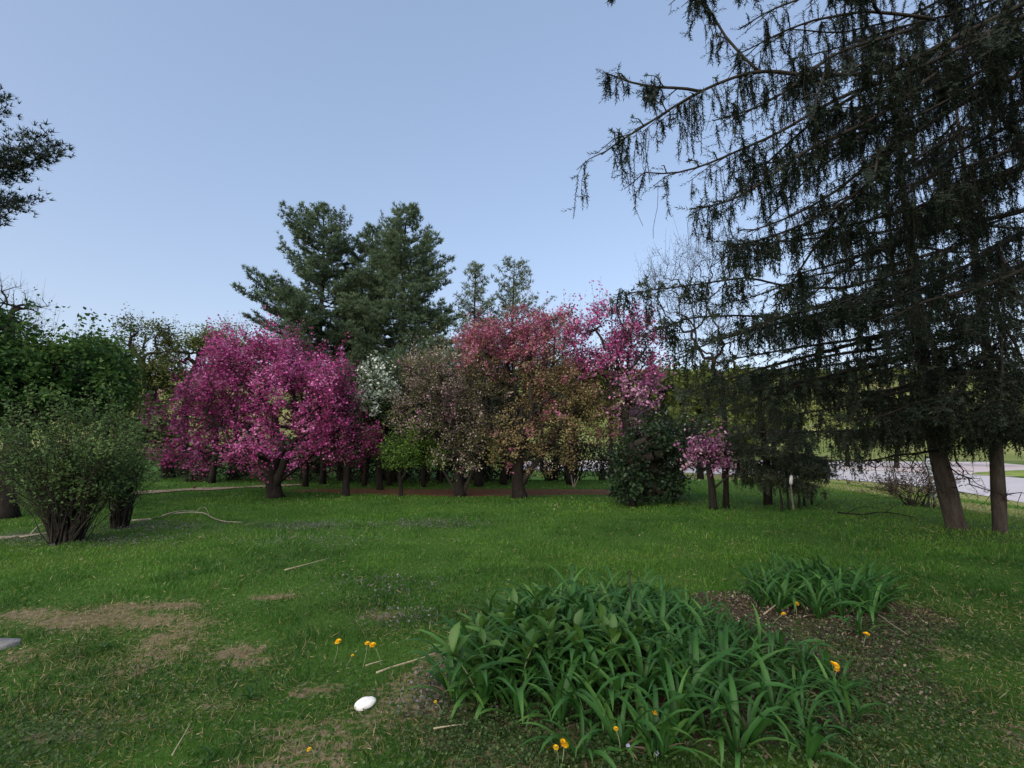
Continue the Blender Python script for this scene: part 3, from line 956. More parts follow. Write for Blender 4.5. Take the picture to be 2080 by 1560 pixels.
# --- conifers
def pine(name, label, base, H, rad_fn, nlimb, z0, seed, tufts=1.0, group=None, size=.15, trunk_r=.2, lean=(0, 0), up=.25, mat='pine', extra=()):
    r = np.random.default_rng(seed)
    root = thing(name, label, 'tree', base, group)
    tz = np.linspace(0, 1, 14)
    tp = base + np.stack([lean[0] * tz ** 1.5 + .05 * np.sin(tz * 9 + seed), lean[1] * tz + .05 * np.cos(tz * 7 + seed), tz * H - .05], 1)
    MB(base).tube(tp, trunk_r * (1 - tz) ** .8 + .015, 8, True, .5, .1).build('trunk', M['bark_dark'], root, None, None, True)
    wb = MB(base); pos = []; dr = []
    for i in range(nlimb + len(extra)):
        f = z0 + (1 - z0) * ((i + r.random()) / nlimb) ** .9
        a = i * 2.39996 + r.normal() * .5
        L = rad_fn(f, a) * (.78 + .34 * r.random()) if i < nlimb else 1
        rise_ = None
        if i >= nlimb:
            tip = np.asarray(extra[i - nlimb]) - base
            L = math.hypot(tip[0], tip[1]); a = math.atan2(tip[1], tip[0])
            rise_ = .10 * L
            f = (tip[2] - rise_) / H
        if L < .08:
            continue
        c = np.array([np.interp(f, tz, tp[:, k]) for k in range(3)])
        d = np.array([math.cos(a), math.sin(a), 0])
        rise = (up + .55 * max(0, f - .6) / .4) * L if rise_ is None else rise_
        s = np.linspace(0, 1, 7)[:, None]
        q = c + d * L * s + np.array([0, 0, 1]) * (rise * s ** 1.8 - .06 * L * np.sin(s * 3.1)) + r.normal(size=(7, 3)) * .03 * L * s
        wb.tube(q, np.linspace(.012 + .012 * L, .005, 7), 4, False)
        nb = int(4 + L * 5)
        side = np.array([-d[1], d[0], 0])
        for j in range(nb):
            t = .25 + .75 * (j + r.random()) / nb
            o = np.array([np.interp(t, s[:, 0], q[:, k]) for k in range(3)])
            bl = (.22 + .28 * L * (1.15 - t)) * (.6 + .7 * r.random())
            sd = (1 if j % 2 else -1)
            e = o + (side * sd * (.9 - .4 * t) + d * .6) * bl + np.array([0, 0, (.25 + .3 * r.random()) * bl])
            wb.edges(o[None], e[None], .006, .003, 3)
            nt2 = max(2, int(bl / .085 * tufts))
            tt_ = r.random((nt2, 1)) ** .7
            pos.append(o + (e - o) * tt_ + r.normal(size=(nt2, 3)) * .06)
            dd = (e - o) / np.linalg.norm(e - o)
            dr.append(np.tile(dd * .6 + np.array([0, 0, .55]), (nt2, 1)) + r.normal(size=(nt2, 3)) * .35)
        pos.append(q[-1:] + r.normal(size=(3, 3)) * .05); dr.append(np.tile(d * .5 + np.array([0, 0, .8]), (3, 1)))
    pos.append(tp[-1:] + np.array([[0, 0, 0], [0, 0, -.15], [0, 0, -.3]])); dr.append(np.tile([0.1, 0, 1.0], (3, 1)))
    wb.build('branches', M['twig'], root)
    pos = np.concatenate(pos); dr = np.concatenate(dr)
    n = len(pos)
    lb = MB(base)
    tv, tf = tuft_template(6, 1.15, seed, .10)
    tint = np.clip(.15 + .65 * noise3(pos, 1.1, seed) + .3 * (r.random(n) - .5), 0, 1)
    lb.scatter(tv, tf, pos, dr, runit(n), size * (.7 + .6 * r.random(n)), tint)
    lb.build('needles', M[mat], root, 'stuff')
    return root


def prof(Rm, f0=.25, asym=0.0, adir=0.0, seed=0, cap=9.0):
    def fn(f, a):
        g = (1 - f) ** .70 * (1.0 + .22 * math.sin(f * 23 + seed) + .12 * math.sin(f * 41 + seed * 2))
        g *= smooth(np.array((f - f0 + .12) / .12)) * 1.0
        return min(cap, Rm * float(g) * (1 + asym * math.cos(a - adir)) * 1.15)
    return fn


for (lab, px, top, Y, Rm, nl, z0, sd, asym, adir, lean) in [
    ('left one of the three tall white pines, with long boughs reaching left', 637, 418, 28, 6.3, 125, .26, 1, .10, 3.14, -.3),
    ('darker middle white pine, slightly shorter, between its two taller neighbours', 738, 458, 29.0, 4.8, 100, .25, 2, 0, 0, 0),
    ('right one of the three tall white pines, with a full rounded top', 800, 422, 27, 5.7, 120, .25, 3, .05, 0, .3)]:
    base = P(px, 985, Y); base[2] = float(G(base[0], base[1])) - .02
    H = P(px, top, Y)[2] - base[2]
    pine('white_pine', lab, base, H, prof(Rm, .27, asym, adir, sd, {1: 4.2, 2: 3.3, 3: 3.7}[sd]), nl, z0, sd, 1.5, 'tall white pines behind the blossom trees', .21, .28, (lean, 0))
for (lab, px, top, Y, Rm, sd) in [('slender young pine with see-through branches just right of the tall pines', 962, 536, 25, 2.6, 4),
                                  ('conical young pine standing behind the rosy top of the broad crab apple', 1043, 527, 25, 3.3, 5),
                                  ('small pine tip peeking out right of the rosy tree top', 1128, 640, 24, 2.0, 6)]:
    base = P(px, 985, Y); base[2] = float(G(base[0], base[1])) - .02
    H = P(px, top, Y)[2] - base[2]
    pine('young_pine', lab, base, H, prof(Rm * 1.1, .2, 0, 0, sd), 74, .3, sd, .8, 'young pines behind the blossom trees', .18, .13, mat='young_pine')
for (lab, px, top, Y, Rm, sd) in [('low dark pine filling the gap under the tall pines at right', 890, 690, 22, 3.4, 7), ('low dark pine in front of the left tall pine', 690, 740, 22, 3.0, 8), ('low dark pine in front of the right tall pine', 800, 715, 21.5, 2.8, 9),
                                  ('low dark pine behind the brown-leaved crab apple', 985, 700, 22.5, 2.6, 10)]:
    base = P(px, 985, Y); base[2] = float(G(base[0], base[1])) - .02
    H = P(px, top, Y)[2] - base[2]
    pine('low_pine', lab, base, H, prof(Rm, .12, 0, 0, sd), 60, .12, sd, .75, 'low pines under the tall ones', .26, .12)
# pine at the left edge, trunk outside the photo
base = gz(-14.25, 9.2)


def left_prof(f, a):
    if math.cos(a) > -.15:
        return 1.6
    return (3.35 if f < .66 else 2.0) * (.9 + .12 * math.sin(f * 40))


pine('white_pine', 'pine at the far left whose branch ends reach into the sky', base, 13.5, left_prof, 60, .495, 17, 2.8, None, .11, .26, (0, 0), .12, 'pine_dark', [P(84, 278, 9.2), P(86, 322, 9.0), P(60, 296, 8.7), P(8, 190, 9.3), P(-5, 222, 9.0), P(46, 394, 9.2), P(8, 424, 9.0)])


# --- Norway spruces on the right
NEAR_T = needle_template(13, 3, .32, .044)
FAR_T = needle_template(9, 4, .34, .075)


def spruce_limb(root, base, path, r0, near, dens=1.0, hang=.42, side=.55, seed=0, bare=.15, tint0=.0):
    if near:
        r0 *= .62; hang *= 1.45
    """one drooping bough: limb with side twigs and hanging needle-clad branchlets"""
    r = np.random.default_rng(seed)
    path = np.asarray(path, float)
    s = np.concatenate([[0], np.cumsum(np.linalg.norm(np.diff(path, axis=0), axis=1))])
    Lg = s[-1]
    n = max(8, int(Lg / .15))
    q = resample(path, n)
    q[1:-1] += np.cumsum(r.normal(size=(n - 2, 3)) * .006, axis=0) * np.linspace(1, .2, n - 2)[:, None]
    wb = MB(base)
    wb.tube(q, r0 * (1 - np.linspace(0, 1, n)) ** .8 + .006, 6, True, .5, .1)
    tt = np.linspace(0, 1, n)

    def at(t):
        return np.stack([np.interp(t, tt, q[:, k]) for k in range(3)], -1)
    ax = q[-1] - q[0]; ax[2] = 0; ax /= np.linalg.norm(ax) + 1e-9
    sd = np.array([-ax[1], ax[0], 0])
    starts = []; e0 = []; e1 = []; er = []
    segp = []; segd = []
    # side branchlets
    nb = int(Lg / .14 * dens)
    for i in range(nb):
        t = .12 + .88 * (i + r.random()) / nb
        o = at(t)
        bl = side * (1.25 - t * .75) * (.35 + .9 * r.random())
        sg = 1 if i % 2 else -1
        m = o + (sd * sg * .75 + ax * .65) * bl * .6 + np.array([0, 0, .03 * r.normal() - .02])
        e = m + (sd * sg * .6 + ax * .7) * bl * .5 + np.array([0, 0, -.22 * bl])
        e0 += [o, m]; e1 += [m, e]; er += [.007, .005]
        k = max(2, int(bl / .05 * dens))
        u = r.random(k)[:, None]
        pts = np.where(u < .5, o + (m - o) * u * 2, m + (e - m) * (u - .5) * 2)
        starts.append(pts)
        # needles along the branchlet itself
        k = max(1, int(bl / .12))
        u = np.linspace(.25, 1, k)[:, None]
        pts = np.where(u < .5, o + (m - o) * u * 2, m + (e - m) * (u - .5) * 2)
        if r.random() > bare:
            segp.append(pts); segd.append(np.tile(e - o, (k, 1)) + r.normal(size=(k, 3)) * .08)
    k = int(Lg / .045 * dens)
    starts.append(at(.1 + .9 * r.random(k)))
    tipn = 10
    segp.append(at(np.linspace(.8, 1, tipn))); segd.append(np.tile(ax * .8 + np.array([0, 0, -.1]), (tipn, 1)) + r.normal(size=(tipn, 3)) * .3)
    st = np.concatenate(starts)
    # clumps: keep hanging branchlets where a noise says so
    cl = noise3(st, .26 if near else .40, 77 + seed)
    thr = .43 if near else .47
    st = st[cl > thr]; cl = cl[cl > thr]
    m = len(st)
    ln = hang * (.25 + .95 * r.random(m)) * (.70 + 1.0 * (cl - thr))
    nseg = 5 if near else 3
    sway = r.normal(size=(m, 3)) * .22; sway[:, 2] = -1
    cur = st.copy()
    dead = r.random(m) < bare
    for k in range(nseg):
        stepv = sway / np.linalg.norm(sway, axis=1, keepdims=True) * (ln / nseg)[:, None]
        nxt = cur + stepv
        e0 += list(cur); e1 += list(nxt); er += [.0028 if near else .0036] * m
        keep = (~dead) & (r.random(m) < (.75 + .08 * k if near else .9))
        segp.append(cur[keep]); segd.append(stepv[keep])
        if True:
            side_k = keep & (r.random(m) < (.8 if near else .4))
            segp.append(cur[side_k]); segd.append(stepv[side_k] * .7 + r.normal(size=(int(side_k.sum()), 3)) * (ln[side_k] / nseg)[:, None] * .7)
        cur = nxt
        sway[:, :2] = sway[:, :2] * .6 + r.normal(size=(m, 2)) * .12
    e0 = np.array(e0); e1 = np.array(e1); er = np.array(er)
    wb.edges(e0, e1, er, er * .75, 3)
    limb = wb.build('limb', M['twig'], root)
    p = np.concatenate(segp); d = np.concatenate(segd)
    tv, tf = NEAR_T if near else FAR_T
    nb_ = MB(base)
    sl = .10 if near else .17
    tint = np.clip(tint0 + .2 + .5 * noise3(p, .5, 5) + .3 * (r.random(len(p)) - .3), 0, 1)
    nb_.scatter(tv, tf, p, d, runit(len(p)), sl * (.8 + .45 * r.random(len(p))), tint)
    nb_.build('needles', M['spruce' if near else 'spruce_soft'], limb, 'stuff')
    return limb


def lp(*pts):
    return np.array([P(a, b, Y) for a, b, Y in pts])


base = gz(7.4, 4.6)
root = thing('spruce_tree', 'nearest drooping spruce with boughs hanging in from the upper right, trunk out of view', 'tree', base, 'drooping spruces on the right')
tz = np.linspace(0, 1, 10)
MB(base).tube(base + np.stack([0 * tz, 0 * tz, tz * 13 - .05], 1), .30 * (1 - tz) + .04, 12, True, .5, .1).build('trunk', M['bark_dark'], root, None, None, True)
LIMBS = [
    ([(2300, -120, 4.6), (2080, 9, 4.5), (1900, 97, 4.4), (1810, 152, 4.3), (1649, 157, 4.2), (1537, 141, 4.1), (1424, 186, 4.0), (1290, 269, 3.9), (1222, 314, 3.85)], .05, .9, .40),
    ([(1424, 186, 4.0), (1370, 180, 4.0), (1308, 180, 4.0), (1258, 161, 4.0), (1229, 148, 4.0)], .014, .9, .2),
    ([(1537, 141, 4.1), (1480, 85, 4.2), (1445, 20, 4.3), (1400, -40, 4.4)], .014, .7, .3),
    ([(2280, -60, 4.6), (2080, 27, 4.4), (1873, 130, 4.2), (1694, 197, 4.1), (1595, 260, 4.0), (1469, 319, 3.95), (1380, 352, 3.9), (1310, 350, 3.9)], .04, 1.0, .40),
    ([(2250, 60, 4.7), (2080, 148, 4.6), (1940, 215, 4.6), (1783, 314, 4.5), (1694, 390, 4.4), (1604, 440, 4.3), (1520, 470, 4.3)], .042, .9, .38),
    ([(2250, -10, 5.0), (2080, 100, 5.0), (1880, 200, 4.9), (1720, 300, 4.8), (1580, 330, 4.8), (1500, 345, 4.7)], .035, .8, .38),
    ([(2280, 250, 5.0), (2080, 341, 4.9), (1918, 404, 4.8), (1760, 450, 4.7), (1640, 480, 4.6), (1580, 490, 4.6)], .040, .9, .38),
    ([(2200, -260, 5.2), (1900, -90, 4.9), (1700, -30, 4.7), (1560, 20, 4.5), (1500, 60, 4.4)], .035, .8, .4),
    ([(2250, -200, 5.8), (2000, -40, 5.6), (1840, 40, 5.4), (1700, 70, 5.2), (1600, 60, 5.0)], .035, .9, .42),
    ([(2250, 120, 5.9), (2060, 215, 5.8), (1900, 300, 5.7), (1790, 370, 5.6), (1680, 420, 5.5)], .035, .9, .42),
    ([(2200, -60, 6.2), (2020, 80, 6.1), (1880, 180, 6.0), (1780, 230, 5.9), (1650, 240, 5.8)], .03, .9, .42),
    ([(2300, 330, 5.2), (2080, 431, 5.2), (1963, 453, 5.2), (1828, 489, 5.2), (1700, 535, 5.2), (1600, 560, 5.2)], .055, .9, .42),
    ([(1700, -60, 4.2), (1560, -35, 4.1), (1440, -25, 4.0), (1365, -18, 3.9)], .02, .8, .16),
    ([(1500, -40, 4.2), (1380, -45, 4.1), (1290, -35, 4.0), (1238, -18, 3.95)], .016, .5, .10),
    ([(2250, 20, 6.8), (2080, 130, 6.7), (1960, 260, 6.6), (1860, 380, 6.5), (1780, 430, 6.5)], .03, .9, .45),
    ([(2300, 120, 5.4), (2100, 230, 5.3), (1960, 300, 5.2), (1850, 390, 5.1), (1740, 470, 5.0), (1660, 500, 5.0)], .03, .9, .40),
    ([(2250, -130, 5.4), (2060, -20, 5.3), (1930, 30, 5.2), (1800, 60, 5.1), (1690, 100, 5.0), (1600, 120, 5.0)], .03, .9, .42),
    ([(2280, -20, 4.3), (2100, 90, 4.2), (1980, 170, 4.2), (1860, 240, 4.2), (1760, 260, 4.2), (1680, 300, 4.2)], .025, .8, .36),
    ([(2280, 180, 4.6), (2120, 270, 4.5), (2000, 330, 4.5), (1900, 350, 4.5), (1800, 400, 4.5)], .03, .9, .40),
    ([(2280, 440, 5.0), (2100, 540, 4.9), (1980, 590, 4.9), (1880, 610, 4.9), (1790, 660, 4.9)], .04, .8, .42),
    ([(1900, 150, 4.2), (1780, 240, 4.1), (1640, 300, 4.0), (1540, 380, 3.95), (1460, 420, 3.9), (1400, 425, 3.9)], .022, 1.0, .34),
    ([(1850, 60, 4.3), (1700, 110, 4.2), (1600, 190, 4.15), (1520, 230, 4.1), (1450, 245, 4.05)], .02, 1.0, .36),
    ([(1860, 300, 4.5), (1740, 390, 4.4), (1640, 450, 4.35), (1540, 490, 4.3), (1480, 500, 4.3)], .022, 1.0, .36),
    ([(1900, 40, 4.6), (1760, 20, 4.5), (1640, 40, 4.4), (1560, 80, 4.4), (1500, 110, 4.35)], .02, .9, .36),
    ([(2250, 380, 6.2), (2080, 471, 6.1), (1936, 561, 6.0), (1820, 610, 5.9), (1720, 620, 5.8)], .05, .9, .45),
]
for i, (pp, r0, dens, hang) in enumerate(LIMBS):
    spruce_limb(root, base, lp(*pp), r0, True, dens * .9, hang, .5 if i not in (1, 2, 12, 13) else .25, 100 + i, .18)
    r_ = np.random.default_rng(500 + i)
    main = resample(lp(*pp), 30)
    if i in (1, 2, 12, 13):
        continue
    for k in range(2 if i < 12 else 1):     # side boughs that fork off, spread outward and droop
        j = int(8 + 6 * k + 6 * r_.random())
        ax = main[min(29, j + 4)] - main[j - 2]; ax /= np.linalg.norm(ax)
        sd = np.array([-ax[1], ax[0], 0]) * (1 if (k + i) % 2 else -1)
        Ls = .7 + .9 * r_.random()
        u = ax * .8 + sd * .55 + np.array([0, 0, .18 * r_.normal()])
        spruce_limb(root, base, resample([main[j], main[j] + u * Ls * .5 + [0, 0, .04], main[j] + u * Ls + [0, 0, -.16 * Ls]], 8), .016, True, 1.0, hang * .65, .26, 1200 + 10 * i + k, .12)

rr_ = np.random.default_rng(91)
for i in range(11):   # boughs on the viewer's side of the same tree, outside the photo, shading the lawn below
    z0 = 2.8 + 6.0 * i / 10
    tx = np.array([1.6 + 3.6 * rr_.random(), -2.6 + 3.2 * rr_.random()])
    c = np.array([base[0], base[1], z0])
    e = np.array([tx[0], tx[1], z0 - .3 - .6 * rr_.random()])
    if z0 > 6:
        e = c + (e - c) * (1.25 - .07 * z0)
    m = c + (e - c) * .5 + np.array([0, 0, -.35])
    spruce_limb(root, base, resample([c, c + (e - c) * .25 - [0, 0, .25], m, c + (e - c) * .8 - [0, 0, .2], e], 8), .045, False, .8, .45, .8, 900 + i, .1)

FARL = [  # long low boughs reaching left from the two standing trunks
    [(2000, 470, 8.6), (1873, 538, 8.2), (1716, 583, 7.8), (1604, 583, 7.4), (1514, 561, 7.1), (1400, 580, 6.9), (1335, 588, 6.8), (1258, 597, 6.7)],
    [(1980, 420, 8.8), (1800, 470, 8.4), (1680, 480, 8.0), (1586, 489, 7.8), (1505, 498, 7.6), (1462, 489, 7.5)],
    [(1960, 560, 8.8), (1800, 620, 8.3), (1650, 650, 7.9), (1500, 640, 7.5), (1400, 645, 7.2), (1310, 680, 7.0)],
    [(1960, 640, 8.8), (1800, 680, 8.3), (1650, 700, 7.9), (1530, 720, 7.6), (1440, 740, 7.4)],
    [(1950, 500, 9.4), (1800, 540, 9.6), (1650, 560, 9.8), (1540, 600, 9.9), (1460, 620, 10)],
    [(1950, 700, 9.0), (1800, 740, 8.6), (1660, 770, 8.3), (1560, 790, 8.0), (1480, 800, 7.9)],
    [(1960, 760, 9.2), (1820, 800, 8.8), (1700, 830, 8.4), (1600, 845, 8.2)],
    [(1955, 600, 9.9), (1800, 640, 10.4), (1680, 660, 10.8), (1560, 680, 11)],
    [(1955, 830, 9.2), (1850, 860, 8.8), (1760, 880, 8.4), (1690, 880, 8.2)],
    [(1955, 680, 10.0), (1820, 720, 10.6), (1700, 740, 11), (1600, 760, 11.2), (1520, 760, 11.3)],
    [(1955, 530, 9.0), (1820, 580, 8.2), (1700, 620, 7.4), (1600, 640, 6.9), (1500, 680, 6.6)],
    [(1955, 760, 10.2), (1830, 790, 10.8), (1720, 800, 11.2), (1620, 800, 11.4)],
    [(1955, 800, 9.0), (1860, 820, 8.4), (1780, 850, 7.9), (1700, 850, 7.6)],
    [(1895, 780, 9.5), (1880, 820, 8.8), (1860, 865, 8.3)], [(1895, 750, 9.5), (1910, 810, 8.7), (1920, 860, 8.2)], [(1893, 690, 9.5), (1900, 750, 8.6), (1930, 820, 8.0)], [(1893, 620, 9.5), (1880, 690, 8.6), (1850, 760, 8.0)],
    [(1800, 620, 8.3), (1650, 640, 7.9), (1530, 670, 7.6), (1430, 700, 7.4), (1360, 740, 7.3)],
    [(1800, 680, 8.3), (1650, 720, 8.0), (1540, 750, 7.8), (1450, 780, 7.7), (1390, 800, 7.6)],
    [(1850, 720, 8.6), (1700, 760, 8.3), (1600, 790, 8.1), (1510, 830, 7.9), (1440, 840, 7.8)],
    [(1850, 600, 9.4), (1700, 610, 9.6), (1560, 650, 9.8), (1450, 690, 9.9), (1370, 690, 9.9)],
    [(1850, 700, 9.8), (1700, 720, 10.2), (1580, 750, 10.4), (1480, 790, 10.5), (1400, 800, 10.5)],
]


def standing_spruce(label, trunk_pts, Y, r0, nl, seed, zmax, traced, zmin=1.5):
    tp = trunk_px(trunk_pts, Y)
    base = tp[0].copy(); base[2] += .05
    root = thing('spruce_tree', label, 'tree', base, 'drooping spruces on the right')
    d = tp[-1] - tp[-2]
    top = tp[-1] + np.array([d[0] * .8, 0, zmax - tp[-1][2]])
    full = np.vstack([tp, top[None]])
    n = 16
    q = resample(full, n)
    f = np.linspace(0, 1, n)
    rr = r0 * (1 - f) ** 1.35 + .02; rr[0] *= 1.25
    mb = MB(base)
    mb.tube(np.vstack([tp[0], tp[0] + (q[1] - tp[0]) * .12, tp[0] + (q[1] - tp[0]) * .4, q[1:]]), np.concatenate([[r0 * 1.45, r0 * 1.12, r0 * 1.03], rr[1:]]), 12, True, .5, .16)
    mb.build('trunk', M['bark'], root, None, None, True)
    r = np.random.default_rng(seed)
    for i, pp in enumerate(traced):
        spruce_limb(root, base, lp(*pp), .032, False, .74, .62, .7, seed + i, .25)
    for i in range(nl):
        z = zmin + (zmax - zmin) * ((i + r.random()) / nl) ** 1.1
        a = i * 2.39996 + r.normal() * .3
        t = np.interp(z, q[:, 2], np.arange(n)) if True else 0
        c = np.array([np.interp(z, q[:, 2], q[:, 0]), np.interp(z, q[:, 2], q[:, 1]), z])
        L = (3.9 * (1 - z / (zmax + .5)) + .4) * (.8 + .35 * r.random())
        dd = np.array([math.cos(a), math.sin(a), 0])
        s = np.linspace(0, 1, 6)[:, None]
        path = c + dd * L * s + np.array([0, 0, 1]) * (-.16 * L * np.sin(s * 2.2) + .10 * L * s ** 2)
        path[:, 2] = np.maximum(path[:, 2], G(path[:, 0], path[:, 1]) + 1.95)
        spruce_limb(root, base, path, .03, False, .75, .5, .65, seed + 50 + i, .15)
    return root


standing_spruce('spruce with the thick leaning trunk, left of the two trunks on the right', [(1943, 1066), (1930, 1020), (1915, 970), (1902, 925), (1890, 850)], 9.5, .155, 27, 300, 11.0, FARL)
standing_spruce('spruce with the slimmer upright trunk at the right edge of the photo', [(2031, 1078), (2028, 1020), (2026, 970), (2024, 925), (2022, 850)], 9.1, .098, 23, 400, 10.0,
                [[(2024, 700, 9.1), (1980, 740, 8.4), (1940, 790, 7.8), (1900, 850, 7.4)], [(2024, 640, 9.1), (2060, 690, 8.4), (2090, 760, 7.8)], [(2024, 780, 9.1), (2000, 820, 8.3), (1975, 860, 7.8)],
                 [(2024, 810, 9.1), (2070, 840, 8.4), (2110, 870, 8)], [(2024, 820, 9.1), (1990, 850, 8.6), (1960, 870, 8.2)], [(2024, 560, 9.1), (1990, 620, 8.2), (1960, 680, 7.6)], [(2024, 500, 9.1), (2050, 560, 8.2), (2080, 640, 7.5)],
                 [(2024, 600, 9.1), (2030, 680, 8.2), (2035, 760, 7.6), (2030, 830, 7.3)], [(2024, 720, 9.1), (2050, 770, 8.4), (2060, 830, 7.9)],
                 [(2020, 860, 9.1), (1960, 885, 9.0), (1890, 885, 8.9), (1830, 885, 8.8)], [(2020, 760, 9), (2080, 800, 8.4), (2180, 840, 8.0)]])
# bare lower branches of the spruces
tb = thing('dead_branch', 'bare dark drooping branch hanging in front of the road, left of the leaning trunk', 'branch', P(1900, 925, 9.0))
mb = MB(P(1900, 925, 9.0))


def bare(mb, pts, r, nsub, L, seed, down=.5):
    rr = np.random.default_rng(seed)
    q = resample(pts, 10)
    q[1:-1] += rr.normal(size=(8, 3)) * .03
    mb.tube(q, np.linspace(r, r * .3, 10), 5)
    for _ in range(nsub):
        o = q[rr.integers(2, 10)]
        d = rr.normal(size=3); d[2] = d[2] * .4 - down
        d = d / np.linalg.norm(d) * L * (.4 + .8 * rr.random())
        m = o + d * .5 + rr.normal(size=3) * .05
        e = o + d + np.array([0, 0, .12 * L * rr.normal()])
        mb.edges(np.array([o, m]), np.array([m, e]), np.array([r * .4, r * .28]), np.array([r * .28, r * .12]), 3)
        for _k in range(3):
            s0 = m + (e - m) * rr.random(); mb.edges(s0[None], (s0 + rr.normal(size=3) * L * .22)[None], r * .2, r * .08, 3)


bare(mb, lp((1905, 915, 9.2), (1850, 918, 9.0), (1790, 934, 8.8), (1735, 930, 8.7), (1700, 936, 8.6)), .028, 16, .5, 7)
bare(mb, lp((1790, 934, 8.8), (1765, 940, 8.8), (1752, 956, 8.8)), .02, 2, .2, 8)
bare(mb, lp((1880, 925, 9.0), (1885, 960, 9.0), (1888, 990, 9.0), (1920, 1010, 8.9)), .012, 8, .4, 9)
bare(mb, lp((1820, 920, 9.0), (1812, 950, 9.0), (1830, 985, 9.0), (1850, 1010, 9)), .008, 6, .35, 10)
mb.build('twigs', M['bark_dark'], tb)
tb = thing('dead_branch', 'bare drooping branch crossing between the two spruce trunks', 'branch', P(1945, 920, 9.3))
mb = MB(P(1945, 920, 9.3))
bare(mb, lp((1915, 945, 9.4), (1950, 960, 9.2), (1985, 990, 9.0), (2020, 1002, 8.9), (2075, 1000, 8.8)), .016, 14, .45, 11)
bare(mb, lp((1940, 915, 9.3), (1948, 950, 9.2), (1965, 975, 9.1), (2010, 995, 9.0)), .016, 8, .35, 12)
bare(mb, lp((1922, 990, 9.4), (1960, 1003, 9.3), (1990, 1012, 9.2)), .01, 3, .25, 13)
mb.build('twigs', M['bark_dark'], tb)
# side stem of the right trunk
# dark evergreen (yew-like) between the little pink tree and the slope
base = P(1560, 1025, 13.2); base[2] = float(G(base[0], base[1]))
root = thing('hemlock_tree', 'wide dark evergreen with layered boughs whose tip points right at the road', 'tree', base)
MB(base).tube(np.array([base + [0, 0, -.05], base + [.05, 0, 1.2], base + [0, .1, 2.6], base + [.1, .1, 3.6]]), [.12, .10, .06, .02], 8).build('trunk', M['bark_dark'], root, None, None, True)
for i, pp in enumerate([[(1560, 950, 13.2), (1610, 945, 13), (1650, 955, 12.9), (1690, 966, 12.8)], [(1560, 930, 13.2), (1620, 920, 13), (1665, 930, 12.8)], [(1555, 960, 13.2), (1600, 970, 12.6), (1650, 985, 12.3)],
                        [(1560, 900, 13.2), (1600, 895, 13), (1640, 905, 12.8)], [(1555, 880, 13.2), (1590, 870, 13.4), (1620, 875, 13.6)], [(1550, 940, 13.2), (1510, 930, 13), (1480, 945, 12.9)],
                        [(1550, 910, 13.2), (1510, 900, 13), (1480, 905, 12.9)], [(1550, 870, 13.2), (1520, 860, 13), (1490, 870, 12.9)], [(1555, 960, 13.2), (1560, 960, 12.4), (1570, 970, 12)], [(1550, 850, 13.2), (1580, 840, 13), (1600, 850, 12.9)],
                        [(1560, 920, 13.2), (1600, 930, 12.4), (1640, 945, 12.0), (1672, 960, 11.8)], [(1560, 905, 13.2), (1540, 915, 12.4), (1520, 935, 12.0)], [(1560, 890, 13.2), (1580, 900, 12.4), (1600, 920, 12.0)], [(1560, 945, 13.2), (1625, 945, 13.3), (1680, 958, 13.3)],
                        [(1560, 870, 13.2), (1600, 880, 12.6), (1645, 905, 12.3)], [(1560, 935, 13.2), (1530, 950, 12.8), (1500, 965, 12.6)], [(1555, 830, 13.2), (1570, 835, 12.8), (1590, 850, 12.5)], [(1560, 915, 13.2), (1640, 925, 13.6), (1680, 945, 13.8)]]):
    spruce_limb(root, base, lp(*pp), .02, False, 1.25, .36, .5, 600 + i, .1, .4)
for i, (px, py, top) in enumerate([(1588, 1039, 985), (1601, 1036, 990), (1622, 1032, 990), (1634, 1028, 985), (1648, 1024, 985)]):
    g = on_ground(px, py)
    s = P(px - 6 + 3 * (i % 3), top, g[1])
    MB(base).tube(resample([g - [0, 0, .03], (g + s) / 2 + [.03, 0, 0], s], 6), np.linspace(.035, .02, 6), 6).build('stem', M['bark_dark'], root)

# ------------------------------------------------------------------ dark woodland behind the row
def behind(px):
    for lim, t in ((480, 'left of the big magenta tree trunk'), (620, 'behind the big magenta tree'), (760, 'behind the dark pink crab apple'), (890, 'behind the small bright green tree'), (1000, 'behind the brown-leaved tree'), (1140, 'behind the bronze tree')):
        if px < lim:
            return t
    return 'right of the bronze tree'


for i in range(26):
    px = 340 + i * 40 + rng.normal() * 8
    Y = 20.5 + 4.5 * rng.random()
    h = 1.6 + 2.2 * rng.random() if px > 640 else 1.5 + rng.random()
    b = P(px, 985, Y); b[2] = float(G(b[0], b[1]))
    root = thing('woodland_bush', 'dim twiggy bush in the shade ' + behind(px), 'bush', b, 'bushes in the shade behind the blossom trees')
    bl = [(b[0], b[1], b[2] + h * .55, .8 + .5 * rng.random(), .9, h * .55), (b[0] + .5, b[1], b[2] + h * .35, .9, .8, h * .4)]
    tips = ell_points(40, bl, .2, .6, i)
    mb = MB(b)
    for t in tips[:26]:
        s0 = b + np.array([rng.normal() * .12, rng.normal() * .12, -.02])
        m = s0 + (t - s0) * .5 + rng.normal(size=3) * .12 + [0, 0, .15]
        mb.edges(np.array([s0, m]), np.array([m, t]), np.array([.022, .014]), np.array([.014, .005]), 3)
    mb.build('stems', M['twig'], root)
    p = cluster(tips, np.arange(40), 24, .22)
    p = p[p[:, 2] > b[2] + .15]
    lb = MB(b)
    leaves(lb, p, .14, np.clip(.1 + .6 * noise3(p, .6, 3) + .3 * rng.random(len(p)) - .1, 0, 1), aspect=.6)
    lb.build('leaves', M['under'], root, 'stuff')
